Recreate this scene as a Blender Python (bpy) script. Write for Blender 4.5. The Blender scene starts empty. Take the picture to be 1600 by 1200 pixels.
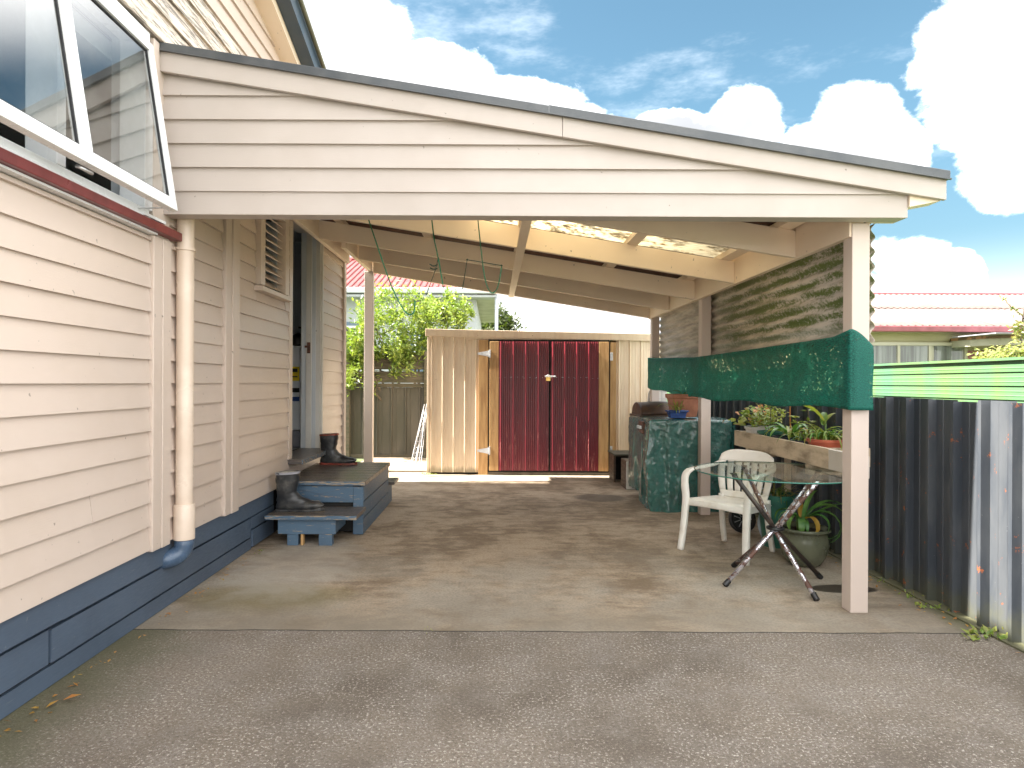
import bpy, bmesh, math, random
from mathutils import Vector, Matrix, noise
R = math.radians
random.seed(7)
S = bpy.context.scene
COL = S.collection

# ------------------------------------------------------------------ camera
cam = bpy.data.cameras.new('camera'); camo = bpy.data.objects.new('camera', cam); COL.objects.link(camo)
camo.location = (0, 0, 1.35); camo.rotation_euler = (R(90), R(-0.28), 0)
cam.lens = 22.5; cam.sensor_width = 36; cam.shift_x = 0.0175; cam.shift_y = -0.00125
cam.clip_start = 0.05; cam.clip_end = 600
S.camera = camo
S.view_settings.view_transform = 'Standard'; S.view_settings.look = 'None'
S.view_settings.exposure = 3.1; S.view_settings.gamma = 1; S.view_settings.use_curve_mapping = False
try:
    S.cycles.max_bounces = 10; S.cycles.diffuse_bounces = 6; S.cycles.transparent_max_bounces = 12
except Exception: pass

SUNV = Vector((-1, -0.045, 1.16)).normalized()
sun = bpy.data.lights.new('sun', 'SUN'); sun.energy = 3.6; sun.angle = R(0.55); sun.color = (1, .95, .87)
suno = bpy.data.objects.new('sun', sun); COL.objects.link(suno)
suno.rotation_euler = SUNV.to_track_quat('Z', 'Y').to_euler(); suno.location = (-8, 0, 12)

# ------------------------------------------------------------------ node helper
class NT:
    def __init__(s, tree): s.t = tree; s.n = tree.nodes; s.l = tree.links
    def new(s, typ, **kw):
        n = s.n.new(typ)
        for k, v in kw.items(): setattr(n, k, v)
        return n
    def put(s, sock, v):
        if v is None: return
        if hasattr(v, 'is_linked') or isinstance(v, bpy.types.NodeSocket): s.l.new(v, sock)
        else:
            if isinstance(v, (tuple, list)) and len(v) == 3 and sock.type == 'RGBA': v = (*v, 1)
            sock.default_value = v
    def m(s, op, a, b=None, c=None, clamp=False):
        n = s.new('ShaderNodeMath', operation=op); n.use_clamp = clamp
        s.put(n.inputs[0], a); s.put(n.inputs[1], b)
        if c is not None: s.put(n.inputs[2], c)
        return n.outputs[0]
    def vm(s, op, a, b=None):
        n = s.new('ShaderNodeVectorMath', operation=op); s.put(n.inputs[0], a)
        if b is not None: s.put(n.inputs[1], b)
        return n.outputs[0]
    def noise(s, vec, scale, detail=3, rough=.55, out='Fac', dist=0):
        n = s.new('ShaderNodeTexNoise'); s.put(n.inputs['Vector'], vec)
        n.inputs['Scale'].default_value = scale; n.inputs['Detail'].default_value = detail
        n.inputs['Roughness'].default_value = rough; n.inputs['Distortion'].default_value = dist
        return n.outputs[out]
    def vor(s, vec, scale, out='Distance', feature='F1'):
        n = s.new('ShaderNodeTexVoronoi', feature=feature); s.put(n.inputs['Vector'], vec)
        n.inputs['Scale'].default_value = scale
        return n.outputs[out]
    def ss(s, x, a, b, lo=0., hi=1.):
        n = s.new('ShaderNodeMapRange', interpolation_type='SMOOTHSTEP'); s.put(n.inputs[0], x)
        n.inputs[1].default_value = a; n.inputs[2].default_value = b
        n.inputs[3].default_value = lo; n.inputs[4].default_value = hi
        return n.outputs[0]
    def mix(s, f, a, b, blend='MIX'):
        n = s.new('ShaderNodeMix', data_type='RGBA', blend_type=blend)
        s.put(n.inputs[0], f); s.put(n.inputs[6], a); s.put(n.inputs[7], b)
        return n.outputs[2]
    def sep(s, v):
        n = s.new('ShaderNodeSeparateXYZ'); s.put(n.inputs[0], v); return n.outputs
    def comb(s, x, y, z):
        n = s.new('ShaderNodeCombineXYZ')
        for i, q in enumerate((x, y, z)): s.put(n.inputs[i], q)
        return n.outputs[0]
    def scale3(s, v, k): return s.vm('MULTIPLY', v, k)

# ------------------------------------------------------------------ world: Nishita sky with cumulus
W = bpy.data.worlds.new('World'); S.world = W; W.use_nodes = True
w = NT(W.node_tree); w.n.clear()
sky = w.new('ShaderNodeTexSky', sky_type='NISHITA'); sky.sun_disc = False
sky.sun_elevation = math.asin(SUNV.z); sky.sun_rotation = R(270 - 2.6); sky.air_density = 1.0; sky.dust_density = .6; sky.ozone_density = 2.2
gen = w.new('ShaderNodeTexCoord').outputs['Generated']
d = w.vm('NORMALIZE', gen); dx, dy, dz = w.sep(d)
dyp = w.m('MAXIMUM', dy, .12)
u = w.m('DIVIDE', dx, dyp); v = w.m('DIVIDE', dz, dyp)
wob = w.noise(w.scale3(d, (1, 1, 1.4)), 8, 9, .66, dist=.25)
wob2 = w.noise(w.scale3(d, (1, 1, 1.5)), 3.2, 3, .5)
BL = [ # px, py, half-width, half-height
 (540, 60, 105, 80), (470, 30, 90, 90), (640, 120, 150, 60), (800, 160, 130, 48), (880, 190, 90, 40), (700, 160, 120, 70),
 (1045, 205, 75, 36), (1170, 190, 62, 62), (1130, 235, 70, 60), (1345, 205, 88, 80), (1290, 245, 90, 70), (1400, 235, 60, 65),
 (1560, 120, 145, 155), (1600, 240, 120, 90), (1520, 60, 110, 60), (1410, 410, 80, 55), (1495, 425, 48, 40), (1380, 450, 90, 45),
 (950, 500, 260, 60), (640, 420, 240, 90), (830, 470, 140, 40), (1180, 560, 900, 45)]
D = None
for (px, py, a, b) in BL:
    u0, v0 = (px-772)/1000, (598-py)/1000
    q = w.m('ADD', w.m('POWER', w.m('ABSOLUTE', w.m('MULTIPLY', w.m('SUBTRACT', u, u0), 1000/a)), 2.), w.m('POWER', w.m('ABSOLUTE', w.m('MULTIPLY', w.m('SUBTRACT', v, v0), 1000/b)), 2.))
    g = w.m('SUBTRACT', 1, q)
    D = g if D is None else w.m('MAXIMUM', D, g)
D = w.m('MAXIMUM', D, -1.2)
Dn = w.m('ADD', D, w.m('MULTIPLY', w.m('SUBTRACT', wob, .5), 2.6))
front = w.ss(Dn, -.05, .60)
wide = w.ss(w.m('ADD', wob2, w.m('MULTIPLY', w.m('SUBTRACT', wob, .5), .5)), .38, .52)   # broken cloud over the rest of the sky
inview = w.m('MULTIPLY', w.ss(dy, .45, .62), w.ss(dz, .62, .5))
mask = w.m('ADD', w.m('MULTIPLY', front, inview), w.m('MULTIPLY', wide, w.m('SUBTRACT', 1, inview)))
veil = w.ss(w.noise(w.scale3(d, (1, 1, 3)), 4, 6, .65), .52, .8, .0, .16)
low = w.ss(dz, .20, .0, 0., .35)
mask = w.m('MAXIMUM', mask, w.m('MAXIMUM', veil, low))
shade = w.noise(w.scale3(d, (1, 1, 2.2)), 3.4, 4, .5)
cb = w.m('POWER', w.ss(shade, .28, .66), 1.3)
cloudc = w.mix(cb, (.078, .081, .086), (.165, .165, .165))
cloudc = w.mix(w.ss(Dn, .0, .8, .0, 1), (.475, .468, .46), cloudc)  # cloud away from the view is made brighter to fill the shade
bluec = w.mix(1., w.mix(w.ss(dz, .42, .0), (.49, .60, .51), (.34, .37, .33)), sky.outputs[0], 'MULTIPLY')
bg1 = w.new('ShaderNodeBackground'); w.put(bg1.inputs[0], bluec); bg1.inputs[1].default_value = .05
bg2 = w.new('ShaderNodeBackground'); w.put(bg2.inputs[0], cloudc); bg2.inputs[1].default_value = 1.25
mx = w.new('ShaderNodeMixShader'); w.put(mx.inputs[0], mask); w.l.new(bg1.outputs[0], mx.inputs[1]); w.l.new(bg2.outputs[0], mx.inputs[2])
wo = w.new('ShaderNodeOutputWorld'); w.l.new(mx.outputs[0], wo.inputs[0])

# ------------------------------------------------------------------ materials
def newmat(name):
    m = bpy.data.materials.new(name); m.use_nodes = True
    t = NT(m.node_tree); b = t.n['Principled BSDF']
    t.obj = t.new('ShaderNodeTexCoord').outputs['Object']
    t.pos = t.new('ShaderNodeNewGeometry').outputs['Position']
    t.rnd = t.new('ShaderNodeObjectInfo').outputs['Random']
    return m, t, b
def bump(t, b, h, strength, dist=.01):
    n = t.new('ShaderNodeBump'); n.inputs['Strength'].default_value = strength; n.inputs['Distance'].default_value = dist
    t.put(n.inputs['Height'], h); t.l.new(n.outputs[0], b.inputs['Normal'])
def simple(name, c1, c2=None, scale=6, rough=.5, bs=0, bscale=60, metal=0, rvar=0, stretch=(1, 1, 1), spec=.5, dist=.005, lo=.35, hi=.65):
    m, t, b = newmat(name)
    vec = t.scale3(t.pos, stretch)
    n = t.noise(vec, scale, 5, .6)
    col = t.mix(t.ss(n, lo, hi), c1, c2 if c2 else tuple(x*.8 for x in c1))
    if rvar:
        col = t.mix(t.m('MULTIPLY', t.rnd, rvar), col, tuple(x*.55 for x in c1))
    t.put(b.inputs['Base Color'], col)
    t.put(b.inputs['Roughness'], t.ss(n, .3, .7, max(0, rough-.08), min(1, rough+.08)))
    b.inputs['Metallic'].default_value = metal; b.inputs['Specular IOR Level'].default_value = spec
    if bs: bump(t, b, t.noise(vec, bscale, 4, .6), bs, dist)
    return m

def paint(name, base, dirt, stretch, rough=.34, flake=0.0, wood=(.2, .17, .14)):
    """brushed house paint over timber: grain along the board, faint grime, a few knocks"""
    m, t, b = newmat(name)
    vec = t.scale3(t.pos, stretch)
    grain = t.noise(vec, 30, 4, .65)
    big = t.noise(t.pos, 1.7, 4, .6)
    col = t.mix(t.ss(big, .4, .72, 0, .45), base, dirt)
    col = t.mix(t.m('MULTIPLY', t.rnd, .10), col, tuple(x*.8 for x in base))
    spots = t.noise(t.pos, 26, 3, .5)
    col = t.mix(t.ss(spots, .722, .75, 0, .75), col, wood)
    if flake:
        fl = t.noise(t.scale3(vec, (1.6, 1.6, 1.6)), 5, 8, .75)
        col = t.mix(t.ss(fl, 1-flake-.02, 1-flake+.02), col, wood)
    t.put(b.inputs['Base Color'], col)
    t.put(b.inputs['Roughness'], t.ss(grain, .3, .7, rough-.06, rough+.14))
    bump(t, b, t.m('ADD', grain, t.m('MULTIPLY', big, 2)), .22, .003)
    return m

CREAM = (.60, .50, .43)
P_wall = paint('cream_paint_wall', CREAM, (.54, .44, .36), (10, .6, 10))
P_gable = paint('cream_paint_gable', (.485, .428, .388), (.42, .36, .315), (.6, 10, 10), rough=.45)
P_beam = paint('cream_paint_beam', (.86, .73, .58), (.80, .65, .49), (.6, 6, 10), rough=.5)
P_post = paint('cream_paint_post', (.58, .485, .425), (.57, .465, .40), (12, 12, .8), rough=.42)
P_old = paint('flaking_paint', (.70, .60, .50), (.55, .47, .38), (8, .5, 8), rough=.55, flake=.48)
P_jamb = paint('grey_white_paint', (.62, .60, .56), (.42, .38, .32), (14, 14, .8), rough=.45, flake=.34)
P_blue = paint('slate_blue_paint', (.082, .115, .165), (.05, .068, .098), (8, .6, 8), rough=.42, flake=.34, wood=(.15, .17, .19))
P_step = paint('step_blue_paint', (.078, .135, .20), (.05, .08, .12), (.8, 6, 8), rough=.42, flake=.40, wood=(.36, .28, .19))
P_nose = paint('step_nosing_paint', (.078, .135, .20), (.05, .08, .12), (.8, 6, 8), rough=.45, flake=.47, wood=(.36, .28, .19))
P_tread = paint('worn_tread_paint', (.085, .075, .07), (.045, .05, .06), (.8, 10, 8), rough=.3, flake=.46, wood=(.18, .14, .10))
M_alu = simple('white_powder_coat', (.80, .81, .82), (.74, .75, .76), rough=.3)
M_gasket = simple('black_gasket', (.015, .015, .018), rough=.6)
M_red = simple('dark_red_sill', (.20, .035, .035), (.15, .03, .03), rough=.35, bs=.1)
M_flash = simple('dark_grey_flashing', (.055, .062, .07), (.09, .095, .10), 3, rough=.4, bs=.1, bscale=8)
M_flash_blue = simple('blue_grey_flashing', (.04, .065, .09), (.06, .08, .10), 3, rough=.4)
M_pipe = simple('cream_pvc', (.74, .62, .51), (.66, .53, .42), 3, rough=.3, bs=.05)
M_pipeblue = simple('blue_painted_pvc', (.075, .12, .19), (.05, .085, .14), 14, rough=.3, bs=.25, bscale=18)
M_dark = simple('dark_gap', (.012, .011, .01), rough=.9)
M_roofunder = simple('brown_roof_underside', (.14, .065, .045), (.08, .035, .025), 5, rough=.6)
M_room = simple('room_paint', (.52, .55, .58), (.46, .49, .52), 1, rough=.6)
M_enamel = simple('white_enamel', (.78, .80, .83), (.72, .74, .77), 2, rough=.2)
M_yellow = simple('yellow_label', (.85, .62, .02), rough=.5)
M_black = simple('black_plastic', (.012, .012, .013), (.02, .02, .02), rough=.4)
M_rubber = simple('black_rubber', (.022, .023, .025), (.11, .105, .095), 9, rough=.42, bs=.35, bscale=28, lo=.42, hi=.75)
M_rubred = simple('red_rubber', (.28, .05, .03), (.16, .05, .035), 12, rough=.5, bs=.2)
M_lining = simple('boot_lining', (.40, .37, .30), (.25, .23, .19), 20, rough=.9)
M_brass = simple('brass', (.75, .50, .16), (.55, .35, .1), 20, rough=.35, metal=.8)
M_zinc = simple('zinc_plate', (.62, .62, .62), (.4, .4, .4), 18, rough=.35, metal=.7)
M_whitehinge = simple('white_zinc', (.75, .76, .78), (.55, .56, .58), 18, rough=.4, metal=.3)
M_timber = simple('raw_pine', (.56, .34, .14), (.40, .22, .085), 3, rough=.6, bs=.3, bscale=20, stretch=(9, 9, .9), rvar=.25)
M_plank = simple('planter_timber', (.58, .46, .33), (.24, .18, .12), 2.6, rough=.75, bs=.5, bscale=14, stretch=(3, 1.1, 3), lo=.42, hi=.72)
M_oldfence = simple('weathered_timber', (.105, .085, .06), (.055, .055, .035), 4, rough=.85, bs=.5, bscale=18, stretch=(1, 6, 6), rvar=.3)
M_bark = simple('bark', (.14, .11, .08), (.07, .055, .04), 8, rough=.9, bs=.6, bscale=40)
M_plastic = simple('grubby_white_plastic', (.80, .77, .71), (.62, .55, .45), 5, rough=.38, bs=.06, bscale=30, lo=.46, hi=.8)
M_tape = simple('light_blue_plastic', (.42, .50, .58), (.34, .42, .50), 6, rough=.5, bs=.3)
M_terra = simple('terracotta', (.42, .17, .095), (.30, .12, .07), 9, rough=.75, bs=.15)
M_redpot = simple('red_plastic_pot', (.50, .12, .06), (.40, .09, .05), 9, rough=.45)
M_bluepot = simple('blue_glaze', (.05, .10, .30), (.03, .06, .18), 12, rough=.2)
M_navypot = simple('navy_plastic', (.02, .028, .05), rough=.4)
M_greenpot = simple('green_plastic', (.035, .17, .115), (.025, .11, .08), 6, rough=.45)
M_olive = simple('olive_glaze', (.125, .13, .085), (.08, .085, .055), 5, rough=.25, bs=.08)
M_whitepot = simple('white_pot', (.72, .70, .68), (.55, .52, .48), 10, rough=.5)
M_soil = simple('soil', (.04, .028, .02), (.02, .015, .01), 40, rough=.95, bs=.8)
M_cardw = simple('white_board', (.72, .70, .66), (.66, .62, .56), 3, rough=.6)
M_cab = simple('brown_cabinet', (.10, .06, .035), (.06, .04, .025), 8, rough=.5, stretch=(1, 1, 6))
M_hood = simple('barbecue_hood', (.055, .035, .026), (.11, .06, .035), 12, rough=.45, bs=.2)
M_rustpanel = simple('rusty_panel', (.16, .06, .035), (.07, .035, .025), 20, rough=.7, bs=.4)
M_cord = simple('green_cord', (.01, .20, .09), (.01, .12, .06), 30, rough=.5)
M_cordk = simple('dark_cord', (.03, .06, .035), rough=.6)
M_wire = simple('white_wire', (.78, .76, .76), rough=.4)
M_green = simple('lime_steel', (.115, .185, .055), (.07, .165, .09), 1.2, rough=.4, stretch=(.1, 1, .2))
M_pinkroof = simple('faded_pink_roof', (.145, .10, .088), (.165, .12, .105), 3, rough=.6, lo=.3, hi=.7)
M_redroof = simple('faded_red_roof', (.17, .032, .030), (.21, .055, .05), 3, rough=.5)
M_maroon = simple('maroon_paint', (.22, .06, .07), (.17, .045, .05), 4, rough=.5)
M_lemon = simple('lemon_weatherboard', (.40, .375, .20), (.36, .335, .18), 2, rough=.55)
M_lemontrim = simple('cream_trim', (.38, .365, .28), (.33, .32, .24), 2, rough=.5)
M_whiteh = simple('white_house_paint', (.40, .42, .44), (.36, .38, .40), 2, rough=.6)
M_greytrim = simple('grey_blue_trim', (.12, .17, .23), rough=.5)
M_curtain = simple('net_curtain', (.30, .30, .28), (.13, .13, .12), 5, rough=.9, stretch=(2.4, 1, .1))  # darker stripes paint in the shade of the curtain folds
M_lace = simple('lace_curtain', (.55, .50, .47), (.30, .26, .24), 30, rough=.9, bs=.5)
M_darkglass = simple('dim_glass', (.05, .06, .07), rough=.08)
M_grass = simple('grass', (.06, .09, .02), (.09, .10, .04), 20, rough=.9, bs=.8)
M_lip = simple('grey_band', (.30, .30, .33), rough=.6)

def glassy(name, tint, refl=1.45, dusty=.0, dust=(.6, .6, .55)):
    m, t, b = newmat(name)
    out = t.n['Material Output']
    tr = t.new('ShaderNodeBsdfTransparent'); tr.inputs[0].default_value = (*tint, 1)
    gl = t.new('ShaderNodeBsdfGlossy'); gl.inputs['Roughness'].default_value = .015
    fr = t.new('ShaderNodeFresnel'); fr.inputs[0].default_value = refl
    bf_ = t.new('ShaderNodeNewGeometry').outputs['Backfacing']; ff = t.m('MULTIPLY', fr.outputs[0], t.m('SUBTRACT', 1, bf_))
    mx = t.new('ShaderNodeMixShader'); t.l.new(ff, mx.inputs[0]); t.l.new(tr.outputs[0], mx.inputs[1]); t.l.new(gl.outputs[0], mx.inputs[2])
    last = mx.outputs[0]
    if dusty:
        df = t.new('ShaderNodeBsdfDiffuse'); df.inputs[0].default_value = (*dust, 1)
        m2 = t.new('ShaderNodeMixShader'); t.put(m2.inputs[0], t.ss(t.noise(t.pos, 4, 5, .7), .35, .8, 0, dusty))
        t.l.new(last, m2.inputs[1]); t.l.new(df.outputs[0], m2.inputs[2]); last = m2.outputs[0]
    t.l.new(last, out.inputs[0])
    return m
M_pane = glassy('window_glass', (.93, .95, .95), 3.6, .06)
M_panefar = glassy('far_window_glass', (.9, .92, .92), 1.45)
M_tglass = glassy('table_glass', (.93, .985, .96), 1.45, .10)
M_tedge = simple('glass_edge', (.03, .16, .12), rough=.12)

def foliage(name, a, b2, dead=None, trans=.35):
    m, t, b = newmat(name)
    out = t.n['Material Output']
    n = t.noise(t.pos, 7, 3, .6); f = t.noise(t.pos, 60, 2, .5)
    col = t.mix(t.ss(n, .35, .65), a, b2)
    if dead: col = t.mix(t.ss(f, .58, .68), col, dead)
    t.put(b.inputs['Base Color'], col); b.inputs['Roughness'].default_value = .38
    tl = t.new('ShaderNodeBsdfTranslucent'); t.put(tl.inputs[0], t.mix(1., col, (1.2, 1.35, .5), 'MULTIPLY'))
    mx = t.new('ShaderNodeMixShader'); mx.inputs[0].default_value = trans
    t.l.new(b.outputs[0], mx.inputs[1]); t.l.new(tl.outputs[0], mx.inputs[2]); t.l.new(mx.outputs[0], out.inputs[0])
    return m
F_tree = foliage('shrub_leaves', (.10, .165, .025), (.25, .29, .065))
F_dark = foliage('conifer_leaves', (.03, .05, .012), (.07, .085, .02))
F_lime = foliage('young_leaves', (.16, .26, .04), (.30, .32, .07), (.34, .22, .10))
F_mid = foliage('mid_leaves', (.06, .13, .025), (.15, .24, .05))
F_strap = foliage('strap_leaves', (.07, .18, .045), (.14, .27, .06), trans=.25)
F_tip = foliage('leaf_tips', (.42, .26, .05), (.50, .20, .06))
F_dry = foliage('dry_blades', (.36, .30, .14), (.18, .20, .06))
F_vine = foliage('vine_leaves', (.13, .19, .04), (.24, .25, .07), (.34, .16, .08))
F_litter = simple('leaf_litter', (.05, .035, .02), (.09, .06, .03), 9, rough=.9)

# shade cloth: knitted green mesh that lets some light through
def shadecloth():
    m, t, b = newmat('green_shade_cloth'); out = t.n['Material Output']
    wv = t.noise(t.scale3(t.pos, (170, 40, 200)), 1, 2, .6)
    big = t.noise(t.pos, 5, 5, .7)
    col = t.mix(t.ss(wv, .35, .7), (.005, .10, .078), (.014, .23, .175))
    col = t.mix(t.ss(big, .56, .68, 0, .55), col, (.05, .33, .25))  # paler patches paint in light coming through from behind
    t.put(b.inputs['Base Color'], col); b.inputs['Roughness'].default_value = .6
    bump(t, b, t.m('ADD', t.m('MULTIPLY', wv, .4), t.noise(t.pos, 9, 3, .5)), .35, .006)
    tl = t.new('ShaderNodeBsdfTranslucent'); t.put(tl.inputs[0], t.mix(1., col, (1.6, 1.6, 1.4), 'MULTIPLY'))
    m1 = t.new('ShaderNodeMixShader'); m1.inputs[0].default_value = .4; t.l.new(b.outputs[0], m1.inputs[1]); t.l.new(tl.outputs[0], m1.inputs[2])
    tp = t.new('ShaderNodeBsdfTransparent')
    holes = t.m('MULTIPLY', t.ss(t.noise(t.scale3(t.pos, (1, 1, 1.8)), 30, 5, .8), .55, .62), t.ss(t.noise(t.pos, 2.3, 3, .6), .42, .58))
    fac = t.m('ADD', .05, t.m('MULTIPLY', holes, .6))
    m2 = t.new('ShaderNodeMixShader'); t.put(m2.inputs[0], fac); t.l.new(m1.outputs[0], m2.inputs[1]); t.l.new(tp.outputs[0], m2.inputs[2])
    t.l.new(m2.outputs[0], out.inputs[0]); return m
M_cloth = shadecloth()

def tarp():
    m, t, b = newmat('green_tarpaulin')
    n = t.noise(t.pos, 5, 4, .6)
    t.put(b.inputs['Base Color'], t.mix(t.ss(n, .3, .7), (.010, .085, .068), (.020, .14, .115)))
    b.inputs['Roughness'].default_value = .17; b.inputs['Specular IOR Level'].default_value = .9; b.inputs['Coat Weight'].default_value = .8; b.inputs['Coat Roughness'].default_value = .12
    cr = t.vor(t.vm('ADD', t.pos, t.scale3(t.noise(t.pos, 12, 3, .6, 'Color'), (.06, .06, .06))), 24)
    cr2 = t.noise(t.scale3(t.pos, (1, 1, .6)), 44, 7, .75, dist=.6)
    bump(t, b, t.m('ADD', t.m('MULTIPLY', cr, .35), t.m('MULTIPLY', cr2, 1.3)), .75, .022)
    return m
M_tarp = tarp()

def translucent_roof():
    m, t, b = newmat('translucent_roofing'); out = t.n['Material Output']
    n = t.noise(t.scale3(t.pos, (1, 2, 1)), 6, 6, .7)
    col = t.mix(t.ss(n, .5, .68), (.85, .78, .62), (.35, .26, .14))
    t.put(b.inputs['Base Color'], col); b.inputs['Roughness'].default_value = .5
    tl = t.new('ShaderNodeBsdfTranslucent'); t.put(tl.inputs[0], col)
    m1 = t.new('ShaderNodeMixShader'); m1.inputs[0].default_value = .7; t.l.new(b.outputs[0], m1.inputs[1]); t.l.new(tl.outputs[0], m1.inputs[2])
    t.l.new(m1.outputs[0], out.inputs[0]); return m
M_trans = translucent_roof()

def mossy():
    m, t, b = newmat('weathered_corrugated_cladding')
    px, py, pz = t.sep(t.pos)
    st = t.noise(t.scale3(t.pos, (1, .30, 2.2)), 7, 7, .72)
    fine = t.noise(t.pos, 34, 5, .7)
    col = t.mix(t.ss(st, .35, .65), (.60, .53, .45), (.34, .30, .25))
    zone = t.m('MULTIPLY', t.ss(py, 6.9, 5.8), t.ss(pz, 1.6, 1.8))
    ph = t.m('SINE', t.m('MULTIPLY', t.m('SUBTRACT', pz, 1.602), 71.4)); mo = t.m('MULTIPLY', zone, t.ss(t.m('ADD', t.m('MULTIPLY', ph, .06), t.m('ADD', t.m('MULTIPLY', st, .6), t.m('MULTIPLY', fine, .5))), .48, .64))
    col = t.mix(mo, col, (.11, .145, .035))
    col = t.mix(t.ss(fine, .62, .70, 0, .8), col, (.52, .48, .38))
    t.put(b.inputs['Base Color'], col); b.inputs['Roughness'].default_value = .6
    bump(t, b, fine, .25, .003); return m
M_moss = mossy()

def rusty_fence():
    m, t, b = newmat('charcoal_fence_steel')
    px, py, pz = t.sep(t.pos)
    n = t.noise(t.scale3(t.pos, (1, 1, .25)), 7, 5, .6)
    col = t.mix(t.ss(n, .35, .7), (.040, .047, .058), (.072, .078, .086))
    # dusty, mossy foot
    ft = t.m('MULTIPLY', t.ss(t.m('ADD', pz, t.m('MULTIPLY', t.noise(t.pos, 9, 4, .7), -.40)), .0, -.19), .55)
    col = t.mix(ft, col, (.085, .085, .045))
    sp = t.noise(t.pos, 11, 6, .75)
    col = t.mix(t.ss(sp, .63, .655), col, (.30, .085, .028))
    chips = t.noise(t.pos, 70, 3, .6)
    col = t.mix(t.ss(chips, .74, .77), col, (.45, .45, .45))
    t.put(b.inputs['Base Color'], col); b.inputs['Roughness'].default_value = .48
    bump(t, b, t.noise(t.scale3(t.pos, (1, 1, .4)), 6, 3, .5), .3, .01); return m
M_fence = rusty_fence()

def fence_rib():
    m, t, b = newmat('fence_rib_steel')
    n = t.noise(t.scale3(t.pos, (1, 1, .25)), 7, 5, .6)
    col = t.mix(t.ss(n, .35, .7), (.05, .066, .09), (.07, .086, .11))
    col = t.mix(t.ss(t.noise(t.pos, 70, 3, .6), .73, .76), col, (.45, .45, .45))
    t.put(b.inputs['Base Color'], col); b.inputs['Roughness'].default_value = .4; return m

def shedwall(name, c, c2, rough, streak=False):
    m, t, b = newmat(name)
    px, py, pz = t.sep(t.pos)
    n = t.noise(t.scale3(t.pos, (4, 4, .5)), 5, 5, .6)
    col = t.mix(t.ss(n, .35, .7), c, c2)
    if streak:
        k = t.m('MULTIPLY', t.ss(t.noise(t.scale3(t.pos, (40, 1, 3)), 1.0, 6, .8), .56, .62), t.ss(t.m('ADD', pz, t.m('MULTIPLY', t.noise(t.scale3(t.pos, (30, 1, 1)), 1, 2), .8)), 1.25, .75))
        col = t.mix(t.m('MULTIPLY', k, .8), col, (.42, .16, .14))
        col = t.mix(t.ss(t.noise(t.scale3(t.pos, (1, 1, .5)), 30, 5, .8), .70, .73), col, (.62, .5, .46))
    else:
        col = t.mix(t.ss(t.noise(t.pos, 34, 3, .6), .72, .76), col, (.30, .16, .08))
        col = t.mix(t.ss(t.m('ADD', pz, t.m('MULTIPLY', n, -.15)), .06, -.02, 0, .6), col, (.22, .19, .10))
    t.put(b.inputs['Base Color'], col); b.inputs['Roughness'].default_value = rough
    bump(t, b, t.noise(t.scale3(t.pos, (1, 1, .3)), 10, 3, .5), .12, .008); return m
M_shed = shedwall('beige_shed_steel', (.82, .68, .51), (.76, .60, .43), .42)
M_shedtrim = shedwall('beige_shed_trim', (.80, .65, .48), (.74, .58, .42), .45)
M_sheddoor = shedwall('maroon_steel', (.175, .017, .026), (.135, .013, .021), .40, True)

def ell(t, px, py, cx, cy, a, b, soft=.5, nz=None, amt=.6):
    q = t.m('ADD', t.m('POWER', t.m('ABSOLUTE', t.m('MULTIPLY', t.m('SUBTRACT', px, cx), 1/a)), 2.), t.m('POWER', t.m('ABSOLUTE', t.m('MULTIPLY', t.m('SUBTRACT', py, cy), 1/b)), 2.))
    if nz is not None: q = t.m('ADD', q, t.m('MULTIPLY', t.m('SUBTRACT', nz, .5), amt*2))
    return t.ss(q, 1+soft, 1-soft)

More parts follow.
